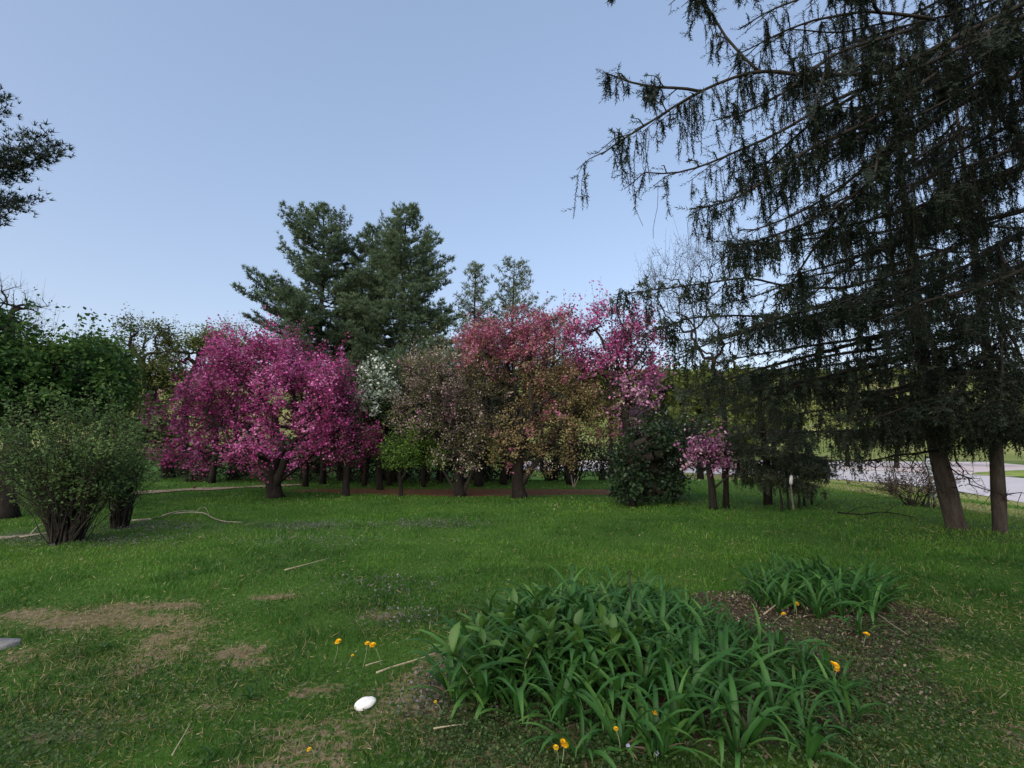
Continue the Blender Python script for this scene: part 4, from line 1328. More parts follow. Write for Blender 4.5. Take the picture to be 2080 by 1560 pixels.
for i, (px, w) in enumerate([(655, 11), (860, 8), (972, 15), (1023, 12), (790, 9), (620, 10), (895, 7), (1160, 16), (740, 8), (430, 10)]):
    Y = 18.5 + 2.5 * rng.random()
    b = P(px, 985, Y); b[2] = float(G(b[0], b[1]))
    tr = np.array([b + [0, 0, -.05], b + [.05 * rng.normal(), 0, 1.2], b + [.2 * rng.normal(), 0, 2.4], b + [.3 * rng.normal(), 0, 3.2]])
    c = tr[-1]
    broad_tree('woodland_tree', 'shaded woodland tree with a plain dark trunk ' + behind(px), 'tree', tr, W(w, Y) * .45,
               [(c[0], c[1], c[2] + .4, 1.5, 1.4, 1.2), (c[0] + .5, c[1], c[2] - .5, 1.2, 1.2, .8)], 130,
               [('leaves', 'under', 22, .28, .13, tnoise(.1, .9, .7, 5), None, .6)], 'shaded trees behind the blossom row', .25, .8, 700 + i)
# pale sapling stems in the gap
b = on_ground(1165, 992)
root = thing('sapling', 'pale V-shaped bare sapling stems in the gap right of the bronze tree', 'sapling', b)
for a, c in ((1160, 965), (1176, 967), (1168, 972)):
    MB(b).tube(resample([b - [0, 0, .02], P(a, c, b[1])], 5), np.linspace(.03, .015, 5), 5).build('stem', M['twig_pale'], root)

# far hillside trees and bright spring trees beyond the road
for i, (px, py, rx, ry, Y, mat) in enumerate([(1170, 770, 40, 26, 58, 'lime'), (1610, 815, 60, 55, 66, 'lime'), (1720, 840, 60, 45, 70, 'lime'), (1480, 830, 50, 50, 62, 'olive'), (1900, 850, 60, 40, 75, 'lime'), (2030, 860, 50, 45, 70, 'olive'),
                                             (1820, 870, 40, 34, 66, 'olive'), (1390, 840, 50, 45, 60, 'olive'), (1290, 850, 50, 40, 60, 'olive'), (1100, 830, 50, 50, 56, 'olive'), (1340, 790, 50, 50, 44, 'olive'), (1420, 800, 50, 60, 40, 'olive'), (1510, 800, 55, 55, 46, 'olive'), (1570, 860, 50, 50, 40, 'olive'), (1380, 880, 60, 40, 36, 'olive'), (1470, 890, 55, 40, 38, 'olive'), (1240, 800, 50, 50, 46, 'olive')]):
    b = P(px, 930, Y); b[2] = float(G(b[0], b[1]))
    c = P(px, py, Y)
    bl = [(c[0], c[1], c[2], W(rx, Y), W(rx, Y), W(ry, Y)), (c[0] - W(rx * .5, Y), c[1], c[2] - W(ry * .5, Y), W(rx * .6, Y), W(rx * .6, Y), W(ry * .6, Y))]
    broad_tree('roadside_tree', ['yellow-green', 'grey-green'][mat == 'olive'] + ' spring tree across the road glimpsed through the boughs', 'tree', np.array([b - [0, 0, .05], (b + c) / 2, c - [0, 0, W(ry * .4, Y)]]), .22, bl, 130,
               [('leaves', mat, 18, .5, .40, tnoise(.1, .8, 2.0, i), None, .8)], ['yellow-green', 'grey-green'][mat == 'olive'] + ' trees across the road', .2, 2.0, 800 + i, 'bark_dark', .02)
lb = MB()
n = 3500
x = -160 + 420 * rng.random(n); y = 215 + 45 * rng.random(n)
tv, tf = tuft_template(6, 1.6, 5, .3)
z = G(x, y) + .5 + 3.5 * rng.random(n)
lb.scatter(tv, tf, np.stack([x, y, z], 1), runit(n) + [0, 0, .7], runit(n), 1.4 + 1.4 * rng.random(n), rng.random(n))
lb.build('far_wood', M['olive'], None, 'stuff')

# dry bush and saplings on the slope
b = on_ground(1890, 1050) + [1.5, 2.0, 0]; b[2] = float(G(b[0], b[1]))
vase_shrub('dry_bush', 'low greyish dry bush on the slope behind the leaning trunk', b, [(b[0], b[1], b[2] + .6, 1.1, .7, .5), (b[0] - .8, b[1] + .3, b[2] + .4, .8, .6, .35)], 40, 'litter', 16, .06, 44, .35)
b = gz(13.2, 16.6)
vase_shrub('sapling', 'slender multi-stemmed sapling on the slope in front of the road', b, [(b[0], b[1], b[2] + 1.1, .35, .3, .6)], 9, 'olive', 2, .05, 45, .10)

# ------------------------------------------------------------------ posts
b = on_ground(1612, 1036)
root = thing('garden_post', 'thin weathered post with a rounded white top in front of the dark evergreen', 'post', b)
t0 = P(1609, 1000, b[1]); t1 = P(1606, 984, b[1]); t2 = P(1608, 965, b[1])
MB(b).tube(resample([b - [0, 0, .05], P(1609, 1010, b[1]), t1], 6), np.linspace(.026, .022, 6), 8).build('pole', M['post'], root, None, None, True)
v2 = resample([t1, (t1 + t2) / 2, t2], 7)
MB(b).tube(v2, [.034, .040, .043, .044, .042, .034, .012], 10).build('cap', M['white_paint'], root, None, None, True)
b = gz(14.05, 16.0)
root = thing('marker_post', 'pale blue-grey post on the slope just left of the leaning trunk', 'post', b)
top = P(1890, 930, 16.0); top[0] = b[0]
MB(b).tube(np.array([b - [0, 0, .05], (b + top) / 2, top]), [.10, .10, .095], 4).build('post', M['blue_grey'], root)
MB(b).tube(np.array([top, top + [0, 0, .05]]), [.125, .10], 4).build('cap', M['metal_dark'], root)
b = on_ground(1290, 1335); t = P(1279, 1168, b[1] + .1)
root = thing('garden_stake', 'thin dark iron stake standing upright in the leafy bed', 'stake', b)
MB(b).tube(resample([b - [0, 0, .05], (b + t) / 2, t], 6), .0055, 6).build('rod', M['metal_dark'], root, None, None, True)
q = [t + np.array([.012 * math.sin(a) , 0, .014 - .014 * math.cos(a)]) for a in np.linspace(0, 5.6, 9)]
MB(b).tube(np.array(q), .0045, 5).build('hook', M['metal_dark'], root, None, None, True)

# ------------------------------------------------------------------ things lying on the lawn
b = on_ground(739, 1440)
n1, n2 = 20, 8
vv = []; ff = []
for i in range(n2 + 1):
    ph = math.pi / 2 * i / n2
    for j in range(n1):
        a = 2 * math.pi * j / n1
        rr = math.cos(ph) ** .8
        egg = 1 + .12 * math.cos(a)
        vv.append([.066 * rr * math.cos(a) * egg, .042 * rr * math.sin(a) * (1 + .04 * math.sin(5 * a)), .026 * math.sin(ph) + .002 * math.sin(8 * a + i)])
for i in range(n2):
    for j in range(n1):
        ff.append([i * n1 + j, i * n1 + (j + 1) % n1, (i + 1) * n1 + (j + 1) % n1, (i + 1) * n1 + j])
vv.append([0, 0, 0]); vv = np.array(vv)
fs = [np.array(ff), np.stack([(np.arange(n1) + 1) % n1, np.arange(n1), np.full(n1, len(vv) - 1)], 1)]
o = MB().add(vv, fs).build('white_stone', M['shell'], None, None, 'smooth white oval stone lying alone in the short grass', True)
o['category'] = 'stone'
o.location = tuple(b + [0, 0, .026]); o.rotation_euler = (R(24), R(-8), R(28))
b = on_ground(8, 1316)
slab = np.array([[-.75, -.13], [-.3, -.17], [-.03, -.13], [.075, .05], [.03, .10], [-.35, .12], [-.78, .09]])
k = len(slab)
vv = np.concatenate([np.c_[slab * 1.02, np.full(k, -.05)], np.c_[slab, np.full(k, .022)], np.c_[slab * .965, np.full(k, .032)]])
j = np.arange(k)
fs = [np.concatenate([np.stack([a * k + j, a * k + (j + 1) % k, (a + 1) * k + (j + 1) % k, (a + 1) * k + j], 1) for a in (0, 1)])]
vv = np.vstack([vv, [[-.3, -.02, .033]]])
fs.append(np.stack([2 * k + j, 2 * k + (j + 1) % k, np.full(k, 3 * k)], 1))
o = MB().add(vv, fs).build('stone_slab', M['slab'], None, None, 'grey flat stone slab sunk into the grass at the left edge')
o['category'] = 'stone slab'
o.location = tuple(b + [.0, 0, .004])


def stick(name, label, pts, r, mat, cat='stick', lift=.02, subs=()):
    w = []
    for px, py in pts:
        w.append(on_ground(px, py) + [0, 0, lift])
    w = np.array(w)
    o = w[0]
    q = resample(w, max(8, len(w) * 3))
    mb = MB(o)
    mb.tube(q, np.linspace(r, r * .45, len(q)), 6, True, .5, .25)
    for sub in subs:
        s = np.array([on_ground(a, c) + [0, 0, lift + h] for a, c, h in sub])
        mb.tube(resample(s, 7), np.linspace(r * .5, r * .2, 7), 5)
    ob = mb.build(name, mat, None, None, label, True, o)
    ob['category'] = cat
    return ob


stick('straw_stalk', 'long pale dry stalk lying from the bed into the lawn', [(764, 1382), (800, 1368), (850, 1354), (902, 1333)], .007, M['stick'], 'stalk', .05)
stick('straw_stalk', 'short pale dry stalk beside the dandelions', [(742, 1367), (760, 1361), (777, 1356)], .005, M['stick'], 'stalk', .05)
stick('dry_twig', 'straight pale twig in the middle of the lawn left of the bed', [(578, 1168), (620, 1157), (668, 1143)], .009, M['stick'], 'twig', .06)
stick('dry_twig', 'thin dry twig at the bottom edge left of the white stone', [(348, 1556), (368, 1520), (386, 1488)], .004, M['stick'], 'twig', .05)
stick('dry_twig', 'crooked pale twig under the leaves at the left end of the bed', [(880, 1500), (915, 1494), (948, 1490)], .005, M['stick'], 'twig', .05)
stick('dry_twig', 'thin grey stem lying on the bare soil right of the smaller bed', [(1785, 1262), (1815, 1285), (1845, 1305)], .006, M['twig_pale'], 'twig', .06)
stick('dry_twig', 'straight pinkish stem lying on the soil between the two beds', [(1552, 1262), (1580, 1240), (1612, 1210)], .006, M['stick'], 'twig', .06)
stick('fallen_branch', 'long pale curved branch lying on the lawn right of the vase-shaped shrub', [(268, 1062), (312, 1060), (345, 1048), (385, 1044), (415, 1046), (435, 1059), (462, 1066), (492, 1066)], .019, M['twig_pale'], 'branch', .05,
      [[(400, 1045, .03), (412, 1036, .1), (418, 1040, .05), (425, 1055, .02)], [(330, 1052, .0), (360, 1052, .12), (410, 1048, .05)]])
stick('fallen_branch', 'grey forked branch lying at the left edge under the vase-shaped shrub', [(-30, 1101), (20, 1098), (60, 1093), (100, 1088)], .035, M['twig_pale'], 'branch', .05,
      [[(40, 1097, 0), (75, 1097, .05), (110, 1092, .03)], [(60, 1093, 0), (80, 1082, .12), (100, 1082, .16)]])
stick('fallen_branch', 'dark twiggy branch lying in the grass left of the leaning trunk', [(1702, 1046), (1750, 1052), (1790, 1044), (1830, 1050), (1862, 1058)], .018, M['bark_dark'], 'branch', .06,
      [[(1750, 1052, 0), (1750, 1058, .05), (1756, 1062, .02)], [(1720, 1048, .0), (1760, 1040, .12), (1790, 1044, .05)], [(1800, 1046, .0), (1830, 1036, .14), (1850, 1040, .1)]])

# ------------------------------------------------------------------ beds of leafy plants
def strap_mesh(L, w, a0, bend, seed, n=8):
    r = np.random.default_rng(seed)
    v = []; t = []
    p = np.zeros(3); ang = a0
    for i in range(n + 1):
        s = i / n
        ww = w * (0.55 + .6 * math.sin(min(1, s * 1.6) * math.pi / 2)) * (1 - s ** 3.2) + .0012
        d = np.array([math.sin(ang), 0, math.cos(ang)])
        nrm = np.array([-math.cos(ang), 0, math.sin(ang)])
        tw = .25 * math.sin(s * 3 + seed) * s
        sd = np.array([0, math.cos(tw), 0]) + nrm * math.sin(tw)
        fold = .35 * ww * (1 - .6 * s)
        v += [p + sd * ww / 2 + nrm * fold, p, p - sd * ww / 2 + nrm * fold]
        t += [.30 + .35 * s, .45 + .35 * s, .30 + .35 * s]
        p = p + d * L / n
        ang += bend / n * (0.4 + 1.2 * s + .25 * r.normal())
    f = []
    for i in range(n):
        for k in (0, 1):
            a = i * 3 + k
            f.append([a, a + 1, a + 4, a + 3])
    return np.array(v), np.array(f), np.array(t)


STRAPS = []
for i in range(14):
    L = .38 + .20 * rng.random(); a0 = .12 + .55 * rng.random(); bend = 1.3 + 1.6 * rng.random()
    v, f, t = strap_mesh(L, .027 + .015 * rng.random(), a0, bend, i)
    STRAPS.append(make_mesh('leaf', v, f, M['daylily'], np.clip(t * .7 + .8 * (rng.random() - .4) + .12, 0, 1), True))
DEAD = []
M['dead_strap'] = leafmat('dead_strap_leaf', [(0, (.06, .045, .028)), (.5, (.15, .115, .07)), (1, (.28, .23, .15))], .2, .8)
for i in range(5):
    v, f, t = strap_mesh(.14 + .14 * rng.random(), .012 + .006 * rng.random(), 1.25 + .25 * rng.random(), .45 + .3 * rng.random(), 80 + i)
    DEAD.append(make_mesh('dead_leaf', v, f, M['dead_strap'], np.clip(t * .4 + .6 * rng.random(), 0, 1), True))
BROADS = []
for i in range(8):
    L = .15 + .08 * rng.random()
    v, f, t = strap_mesh(L, .050 + .016 * rng.random(), 1.0 + .25 * rng.random(), .9 + .6 * rng.random(), 40 + i, 6)
    w = v.reshape(-1, 3, 3)
    s = np.linspace(0, 1, 7)
    sh = (np.sin(np.clip(s * 1.15 + .05, 0, 1) * np.pi) ** .8 * 1.15 + .04)[:, None]
    w[:, 0] = w[:, 1] + (w[:, 0] - w[:, 1]) * sh; w[:, 2] = w[:, 1] + (w[:, 2] - w[:, 1]) * sh
    BROADS.append(make_mesh('leaf', w.reshape(-1, 3), f, M['broad'], np.clip(t * .4 + .6 * rng.random(), 0, 1), True))


def poisson(poly, d, maxn, keep=None):
    q = np.array(poly)
    lo, hi = q.min(0), q.max(0)
    pts = []
    for _ in range(6000):
        p = lo + (hi - lo) * rng.random(2)
        if not inpoly(np.array([p[0]]), np.array([p[1]]), poly)[0]:
            continue
        if keep is not None and rng.random() > keep(p):
            continue
        if pts and np.min(np.linalg.norm(np.array(pts) - p, axis=1)) < d:
            continue
        pts.append(p)
        if len(pts) >= maxn:
            break
    return pts


def strap_plant(p, nleaf, sc, label, group):
    root = thing('daylily_plant', label, 'plant', gz(p[0], p[1]) - [0, 0, .01], group, rng.random() * 6.28)
    for k in range(nleaf):
        me = STRAPS[rng.integers(len(STRAPS))]
        o = obj('leaf', me, root)
        a = k * 2.4 + rng.normal() * .35
        s = sc * (.55 + .65 * rng.random())
        inner = k < nleaf * .3
        o.location = (.02 * math.cos(a), .02 * math.sin(a), 0)
        o.rotation_euler = (rng.normal() * .12, (-.22 if inner else .06) + rng.normal() * .12, a)
        o.scale = (s, s, s)
    for k in range(rng.integers(1, 4)):
        o = obj('dead_leaf', DEAD[rng.integers(len(DEAD))], root)
        o.location = (0, 0, .03)
        o.rotation_euler = (rng.normal() * .2, rng.normal() * .1, rng.random() * 6.28)
    return root


def broad_plant(p, h, nleaf, label, group):
    base = gz(p[0], p[1])
    root = thing('leafy_plant', label, 'plant', base, group, rng.random() * 6.28)
    lean = rng.normal(size=2) * .06
    q = np.array([[lean[0] * s * s, lean[1] * s * s, s * h - .01] for s in np.linspace(0, 1, 6)])
    MB().tube(q, np.linspace(.007, .004, 6), 6, True, .2).build('stem', M['stem'], root)
    for k in range(nleaf):
        s = .35 + .65 * k / (nleaf - 1)
        o = obj('leaf', BROADS[rng.integers(len(BROADS))], root)
        o.location = (lean[0] * s * s, lean[1] * s * s, s * h)
        a = k * 2.1 + rng.normal() * .3
        o.rotation_euler = (rng.normal() * .15, -.75 * max(0, s - .55) / .45 + rng.normal() * .12, a)
        sc = (1.25 - .35 * s) * (.8 + .4 * rng.random())
        o.scale = (sc, sc, sc)
    return root


def dens1(p):
    y = p[1]
    return 1.0 if y > 2.95 else .75


def zone1(p):
    if p[0] < .25:
        return 'at the left end of the large bed'
    if p[0] > 1.75:
        return 'at the right end of the large bed'
    if p[1] > 3.75:
        return 'along the back of the large bed near the iron stake'
    return 'in the middle of the large bed' if p[1] > 2.85 else 'at the front of the large bed near the bottom edge'


for p in poisson(BED1, .148, 110, dens1):
    if p[1] < 2.2:
        continue
    back = p[1] > 3.0
    strap_plant(p, rng.integers(15, 20) if back else rng.integers(11, 15), (1.0 if back else .88) * (1.05 if p[0] < .6 else .92) * (.66 if p[0] > 1.45 else 1), 'arching strap-leaved plant ' + zone1(p), 'strap-leaved plants in the large bed')
LEFTC = gpoly([(930, 1400), (960, 1340), (1040, 1310), (1160, 1340), (1180, 1400), (1080, 1440), (960, 1450)])
for p in poisson(LEFTC, .15, 14):
    broad_plant(p, .26 + .10 * rng.random(), 13, 'leafy stem with broad pointed leaves at the left end of the large bed', 'broad-leaved plants in the large bed')
MIDC = gpoly([(1180, 1400), (1240, 1350), (1330, 1360), (1320, 1410), (1230, 1430)])
for p in poisson(MIDC, .16, 6):
    broad_plant(p, .24 + .08 * rng.random(), 11, 'leafy stem with broad pointed leaves in the middle of the large bed', 'broad-leaved plants in the large bed')
for p in poisson(BED2, .15, 46):
    strap_plant(p, rng.integers(10, 14), .84, 'strap-leaved plant in the ' + ('left' if p[0] < 2.95 else 'right') + ' half of the smaller bed farther back', 'strap-leaved plants in the smaller bed')
for (px, py, lab) in [(1745, 1288, 'lone strap-leaved plant on the bare soil in front of the smaller bed'), (1590, 1228, 'short stiff-leaved plant at the front of the smaller bed'), (1660, 1245, 'upright pale green plant at the front of the smaller bed'),
                      (1345, 1545, 'strap-leaved plant at the bottom edge with long low leaves'), (1180, 1545, 'thin-leaved plant at the bottom edge right of the two dandelions'), (1640, 1545, 'thin-leaved plant at the bottom edge on the right')]:
    g = on_ground(px, py)
    strap_plant(g[:2], 9, .75, lab, None)

# dandelions
STEM_CACHE = {}


def dandelion(px, py, h, r, label, bud=False):
    """head seen at (px, py), standing h above the ground"""
    Y = F * (EYE - h) / (py - HZ)
    for _ in range(4):
        p = P(px, py, Y)
        g = float(G(p[0], p[1]))
        Y *= (EYE - h - g) / (EYE - p[2])
    p = P(px, py, Y)
    base = np.array([p[0] + .04 * rng.normal(), p[1] + .03 * rng.normal(), 0]); base[2] = float(G(base[0], base[1])) - .01
    root = thing('dandelion', label, 'flower', base, 'dandelions in flower')
    MB(base).tube(resample([base, base + (p - base) * .5 + [.01, .01, .02], p], 6), np.linspace(.0032, .0026, 6), 5, True, .3).build('stem', M['stem'], root)
    mb = MB(base)
    tl = np.array([.15 * rng.normal(), -.25 + .15 * rng.normal(), 1.0])
    n = 46
    k = np.arange(n)
    a = k * 2.39996
    ph = np.sqrt((k + .5) / n)
    d = np.stack([np.cos(a) * (.25 + ph), np.sin(a) * (.25 + ph), .9 * (1 - ph) + .12], 1)
    ax = tl / np.linalg.norm(tl)
    d = d + np.outer(d[:, 0], [0, 0, -ax[0]]) + np.outer(d[:, 1], [0, 0, -ax[1]])
    r = r * 1.2
    mb.scatter(np.array([[-.16, 0, 0], [.16, 0, 0], [.2, .9, .04], [0, 1, .06], [-.2, .9, .04]]), np.array([[0, 1, 2], [0, 2, 3], [0, 3, 4]]), np.tile(p, (n, 1)), d, np.tile([0, 0, 1.0], (n, 1)), r * (.75 + .35 * ph), rng.random(n))
    mb.build('flower_head', M['yellow'], root)
    mb = MB(base)
    mb.tube(np.array([p - ax * .010, p - ax * .002, p + ax * .004]), [.003, r * .42, r * .5], 7, True, .2).build('calyx', M['stem'], root)


for (px, py, h, r, lab) in [
    (687, 1304, .16, .021, 'single dandelion on a leaning stem, left of the pair in the lawn'), (746, 1308, .15, .017, 'left flower of the close dandelion pair in the lawn'), (757, 1311, .15, .021, 'right and bigger flower of the close dandelion pair in the lawn'),
    (716, 1332, .10, .010, 'small half-closed dandelion below the pair in the lawn'), (1043, 1208, .12, .022, 'dandelion at the back left corner of the large bed'), (908, 1366, .10, .012, 'small dandelion under the leaves at the left tip of the large bed'),
    (884, 1426, .08, .008, 'tiny dandelion left of the large bed'), (1146, 1511, .12, .019, 'bigger dandelion of the two at the bottom edge in front of the bed'), (1129, 1519, .11, .012, 'smaller dandelion of the two at the bottom edge in front of the bed'),
    (1330, 1448, .16, .012, 'dandelion on a tall stem among the strap leaves near the bottom'), (1251, 1481, .12, .011, 'dandelion beside a long low leaf near the bottom'), (1617, 1227, .12, .022, 'dandelion at the front of the smaller bed'),
    (1592, 1248, .08, .018, 'flat dandelion on the soil below the smaller bed'), (1760, 1289, .10, .020, 'dandelion beside the lone strap-leaved plant on the soil'), (1697, 1352, .14, .020, 'largest of three dandelions at the right of the large bed'),
    (1690, 1346, .14, .010, 'small upper left one of three dandelions at the right of the large bed'), (1700, 1361, .12, .013, 'lower one of three dandelions at the right of the large bed'), (1780, 1178, .10, .014, 'pale dandelion at the right end of the smaller bed'), (628, 1523, .03, .010, 'withered dandelion low in the grass near the bottom edge')]:
    dandelion(px, py, h, r, lab)


def violet(px, py, label):
    g = on_ground(px, py)
    root = thing('violet', label, 'flower', g)
    hp = g + [0, 0, .06]
    MB(g).tube(resample([g - [0, 0, .01], hp], 4), .0015, 4).build('stem', M['stem'], root)
    mb = MB(g)
    a = np.linspace(0, 2 * np.pi, 6)[:5]
    d = np.stack([np.cos(a), -.5 + 0 * a, np.sin(a)], 1)
    mb.scatter(LEAF_V * [1.4, 1, 1], LEAF_F, np.tile(hp, (5, 1)), d, np.tile([0, -1.0, .3], (5, 1)), np.full(5, .013), rng.random(5))
    mb.build('petals', M['violet'], root)


violet(1334, 1556, 'pale violet flower at the bottom edge below the strap leaves')
violet(1276, 1540, 'tiny pale violet flower near the bottom edge beside a round leaf')


def rosette(px, py, label, n, L, mat='maple'):
    g = on_ground(px, py)
    root = thing('rosette_weed', label, 'weed', g)
    for k in range(n):
        o = obj('leaf', BROADS[k % len(BROADS)], root)
        o.material_slots[0].link = 'OBJECT'; o.material_slots[0].material = M[mat]
        s = L / .19 * (.7 + .5 * rng.random())
        o.scale = (s, s * .8, s)
        o.rotation_euler = (rng.normal() * .1, -.15 + rng.normal() * .15, k * 6.283 / n + rng.normal() * .2)
        o.location = (0, 0, .01)


rosette(508, 1422, 'broad-leaved weed rosette in the thin grass left of the white stone', 7, .10)
rosette(152, 1337, 'bright green weed rosette below the bare patch at left', 6, .10)
rosette(212, 1320, 'green weed beside the bare patch at left, right of the bright rosette', 7, .12)
rosette(428, 1540, 'upright bright green weed at the bottom edge', 6, .08)
rosette(1214, 1520, 'round-leaved weed at the bottom edge under the bed', 5, .08)

# ------------------------------------------------------------------ grass and small growth (uncountable)
def in_view(x, y, m=1.22):
    return np.abs(x) < y * m + .35


KEEP_CLEAR = [(*(on_ground(739, 1440)[:2] + np.array([0, .006])), .064, .042), (*(on_ground(8, 1316)[:2] - np.array([.3, 0])), .40, .15)]


def grass_ring(y0, y1, dens, width, height, seed):
    area = 2 * 1.22 * (y1 ** 2 - y0 ** 2) / 2 + .7 * (y1 - y0)
    n = int(area * dens)
    y = np.sqrt(y0 ** 2 + (y1 ** 2 - y0 ** 2) * rng.random(n))
    x = (rng.random(n) * 2 - 1) * (y * 1.22 + .35)
    s = np.maximum(soilf(x, y), thatchf(x, y))
    mu = mulchf(x, y)
    t = x - lawn_edge(y)
    sp = noise2(x, y, .12, 5)
    bed = inpoly(x, y, BED1) | inpoly(x, y, BED2)
    keep = (rng.random(n) > np.clip(s * 1.1 - .30 + (sp - .5) * .5, 0, .93 - .28 * (thatchf(x, y) > .2))) & (mu < .35) & (t < .9)
    keep &= ~(bed & (rng.random(n) < .85))
    for sx, sy, rx_, ry_ in KEEP_CLEAR:
        keep &= ((x - sx) / rx_) ** 2 + ((y - sy) / ry_) ** 2 > 1
    x, y, s, t = x[keep], y[keep], s[keep], t[keep]
    return x, y, s, t


gb = MB()
for (y0, y1, dens, w, h) in ((1.9, 3.2, 4500, .0044, .055), (3.2, 5.0, 2600, .0052, .058), (5.0, 8.0, 1150, .0085, .062), (8.0, 12.0, 430, .014, .066), (12.0, 18.5, 150, .024, .07), (18.5, 27, 36, .04, .09)):
    x, y, s, t = grass_ring(y0, y1, dens, w, h, 1)
    n = len(x)
    big = noise2(x, y, 1.7, 21); mid = noise2(x, y, .45, 22); hgt = noise2(x, y, .35, 23)
    hh = h * (.30 + 1.2 * hgt ** 1.3) * (.6 + .7 * rng.random(n)) * (1 - .45 * s)
    yel = smooth((noise2(x, y, 1.1, 24) - .5) / .3) * smooth((x * .0 + 7 - y) / 4)
    far = smooth((y - 6) / 7)
    tint = .02 + .36 * big + .28 * mid + .12 * (rng.random(n) - .5) + .30 * smooth((y - 3.4) / 3.8) - .14 + .10 * smooth((x - 3) / 6) + .34 * smooth((x - 6) / 4) * smooth((y - 6) / 3)  # nearest blades tinted darker: foreground shade put into the blade colour
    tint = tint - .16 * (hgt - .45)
    straw = rng.random(n) < (.04 + .62 * np.clip(s, 0, 1) + .32 * yel) * (1 - .6 * far)
    tint = np.where(straw, .72 + .28 * rng.random(n), np.clip(tint, .02, .66))
    d = rng.normal(size=(n, 3)) * .45; d[:, 2] = 1
    lie = straw & (rng.random(n) < .6)
    d[lie, 2] = .25; d[lie, :2] *= 2
    a = rng.random(n) * 6.283
    zr = np.stack([np.cos(a), np.sin(a), np.full(n, .2)], 1)
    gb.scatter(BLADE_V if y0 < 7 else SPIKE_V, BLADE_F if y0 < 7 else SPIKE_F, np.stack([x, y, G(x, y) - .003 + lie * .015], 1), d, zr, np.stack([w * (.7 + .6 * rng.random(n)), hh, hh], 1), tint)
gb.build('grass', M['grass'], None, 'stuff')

# dry meadow grass on the slope
n = 18000
t = .5 + 13 * rng.random(n) ** 1.2; y = 7 + 26 * rng.random(n); x = lawn_edge(y) + t
kp = np.abs(x) < y * 1.25 + 2
x, y = x[kp], y[kp]; n = len(x)
d = rng.normal(size=(n, 3)) * .4; d[:, 2] = 1
a = rng.random(n) * 6.283
pt = noise2(x, y, 2.2, 71)
gb = MB()
gb.scatter(SPIKE_V, SPIKE_F, np.stack([x, y, G(x, y) - .01], 1), d, np.stack([np.cos(a), np.sin(a), np.full(n, .2)], 1), np.stack([np.full(n, .02), .05 + .12 * rng.random(n), .05 + .1 * rng.random(n)], 1), np.clip(.36 + .5 * pt + .3 * (rng.random(n) - .5), 0, 1))
gb.build('meadow_grass', M['grass'], None, 'stuff')


def scatter_small(name, mat, pts, size, tint, n_each=3, h=.03, aspect=.9, flat=.6):
    x, y = pts[:, 0], pts[:, 1]
    m = np.ones(len(x), bool)
    for sx, sy, rx_, ry_ in KEEP_CLEAR:
        m &= ((x - sx) / (rx_ * 1.3)) ** 2 + ((y - sy) / (ry_ * 1.4)) ** 2 > 1
    x, y = x[m], y[m]
    tint = np.asarray(tint)[m]
    z = G(x, y) + .004 + h * rng.random(len(x))
    mb = MB()
    leaves(mb, np.stack([x, y, z], 1), size, tint, flat, 0, aspect=aspect)
    return mb.build(name, M[mat], None, 'stuff')


def gauss_px(lst):
    out = []
    for px, py, sx, sy, n in lst:
        g = on_ground(px, py)
        out.append(np.stack([g[0] + rng.normal(size=n) * sx, g[1] + rng.normal(size=n) * sy], 1))
    return np.concatenate(out)


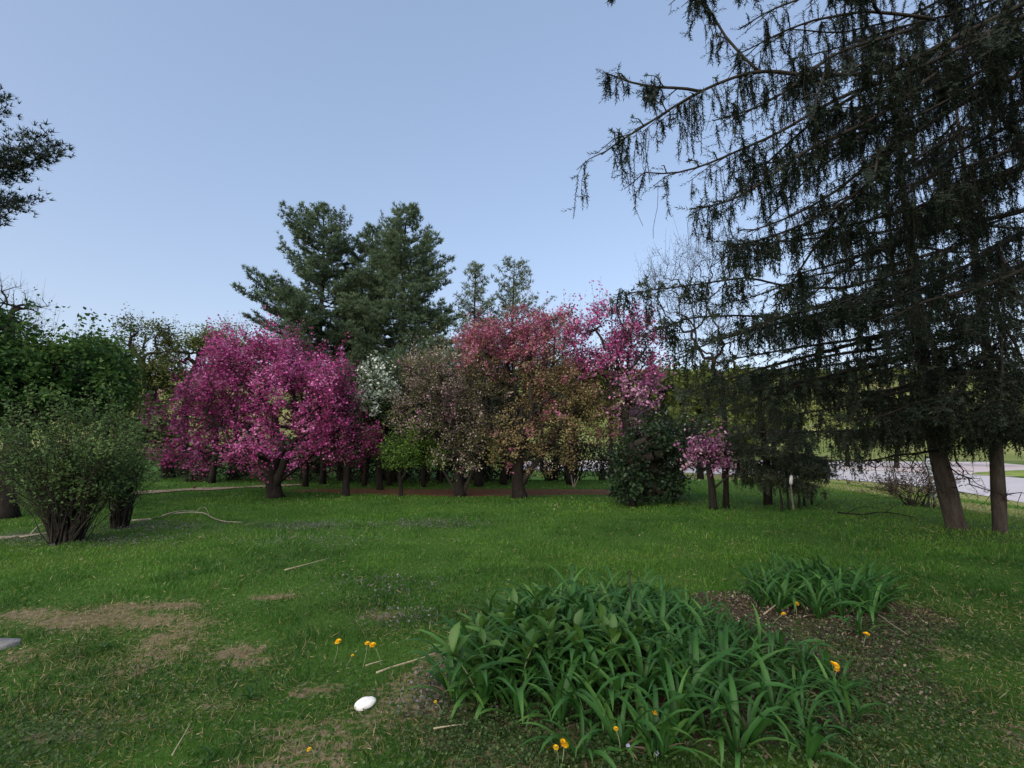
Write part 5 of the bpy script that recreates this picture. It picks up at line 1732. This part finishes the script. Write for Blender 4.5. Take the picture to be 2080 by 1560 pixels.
p = gauss_px([(610, 1070, .55, .28, 900), (868, 1066, .7, .3, 800), (650, 1100, .8, .3, 300), (300, 1072, .9, .35, 1100), (170, 1100, .9, .3, 1000), (30, 1095, .6, .3, 500), (820, 1260, .2, .14, 160), (790, 1190, .5, .3, 260), (900, 1400, .1, .2, 300)])
scatter_small('ground_ivy', 'ground_ivy', np.repeat(p, 2, 0) + rng.normal(size=(len(p) * 2, 2)) * .05, .022, np.clip(rng.random(len(p) * 2) * .95, 0, 1), h=.06)
p = gauss_px([(1060, 1450, .25, .12, 900), (1180, 1440, .2, .12, 600), (1000, 1500, .22, .15, 700), (1180, 1545, .35, .12, 1300), (930, 1500, .12, .12, 300), (1700, 1520, .4, .2, 900), (1900, 1500, .4, .4, 1100), (1850, 1290, .3, .25, 700), (1980, 1300, .4, .3, 700),
              (60, 1520, .3, .15, 700), (300, 1400, .5, .3, 500), (700, 1440, .5, .35, 500), (480, 1390, .5, .3, 400), (1480, 1480, .4, .2, 500), (1780, 1430, .3, .3, 700), (1700, 1290, .4, .25, 500), (1800, 1350, .35, .3, 700), (1850, 1400, .3, .3, 500), (1400, 1150, 1.2, .8, 500), (700, 1130, 1.5, .6, 700)])
scatter_small('ground_cover', 'weed', np.repeat(p, 2, 0) + rng.normal(size=(len(p) * 2, 2)) * .04, .017, np.clip(.1 + .8 * rng.random(len(p) * 2), 0, 1), h=.06)
x0 = np.array(BED1 + BARE + BED2); lo, hi = x0.min(0) - .1, x0.max(0) + .15
p = lo + (hi - lo) * rng.random((22000, 2))
m = inpoly(p[:, 0], p[:, 1], BARE) | (inpoly(p[:, 0], p[:, 1], BED1) & (rng.random(len(p)) < .35)) | (inpoly(p[:, 0], p[:, 1], BED2) & (rng.random(len(p)) < .4))
p = np.concatenate([p[m], gauss_px([(1850, 1420, .25, .22, 260), (1520, 1220, .25, .12, 260), (1860, 1260, .2, .15, 200)])])
scatter_small('leaf_litter', 'litter', p, .032, np.clip(rng.random(len(p)) ** 1.6 + .0, 0, 1), h=.018, aspect=.55, flat=.8)
n = 60000
p = np.stack([-4.5 + 8 * rng.random(n), 2.0 + 4.5 * rng.random(n)], 1)
p = p[(rng.random(n) < thatchf(p[:, 0], p[:, 1]) * .75) & (np.abs(p[:, 0]) < p[:, 1] * 1.25 + .3)]
n = len(p)
d = runit(n); d[:, 2] = .10 * rng.random(n)
MB().scatter(BLADE_V, BLADE_F, np.c_[p, G(p[:, 0], p[:, 1]) + .006 + .022 * rng.random(n)], d, np.tile([0, 0, 1.0], (n, 1)), np.stack([np.full(n, .0038), .03 + .05 * rng.random(n), .02 + .03 * rng.random(n)], 1), .68 + .32 * rng.random(n) ** .8).build('straw_thatch', M['grass'], None, 'stuff')
# fallen needles and petals under the trees
n = 2600
p = np.stack([-9 + 15 * rng.random(n), 14.6 + 6 * rng.random(n)], 1)
p = p[mulchf(p[:, 0], p[:, 1]) > .3]
scatter_small('fallen_needles', 'litter', p, .07, rng.random(len(p)) * .6, h=.01, aspect=.3, flat=.8)
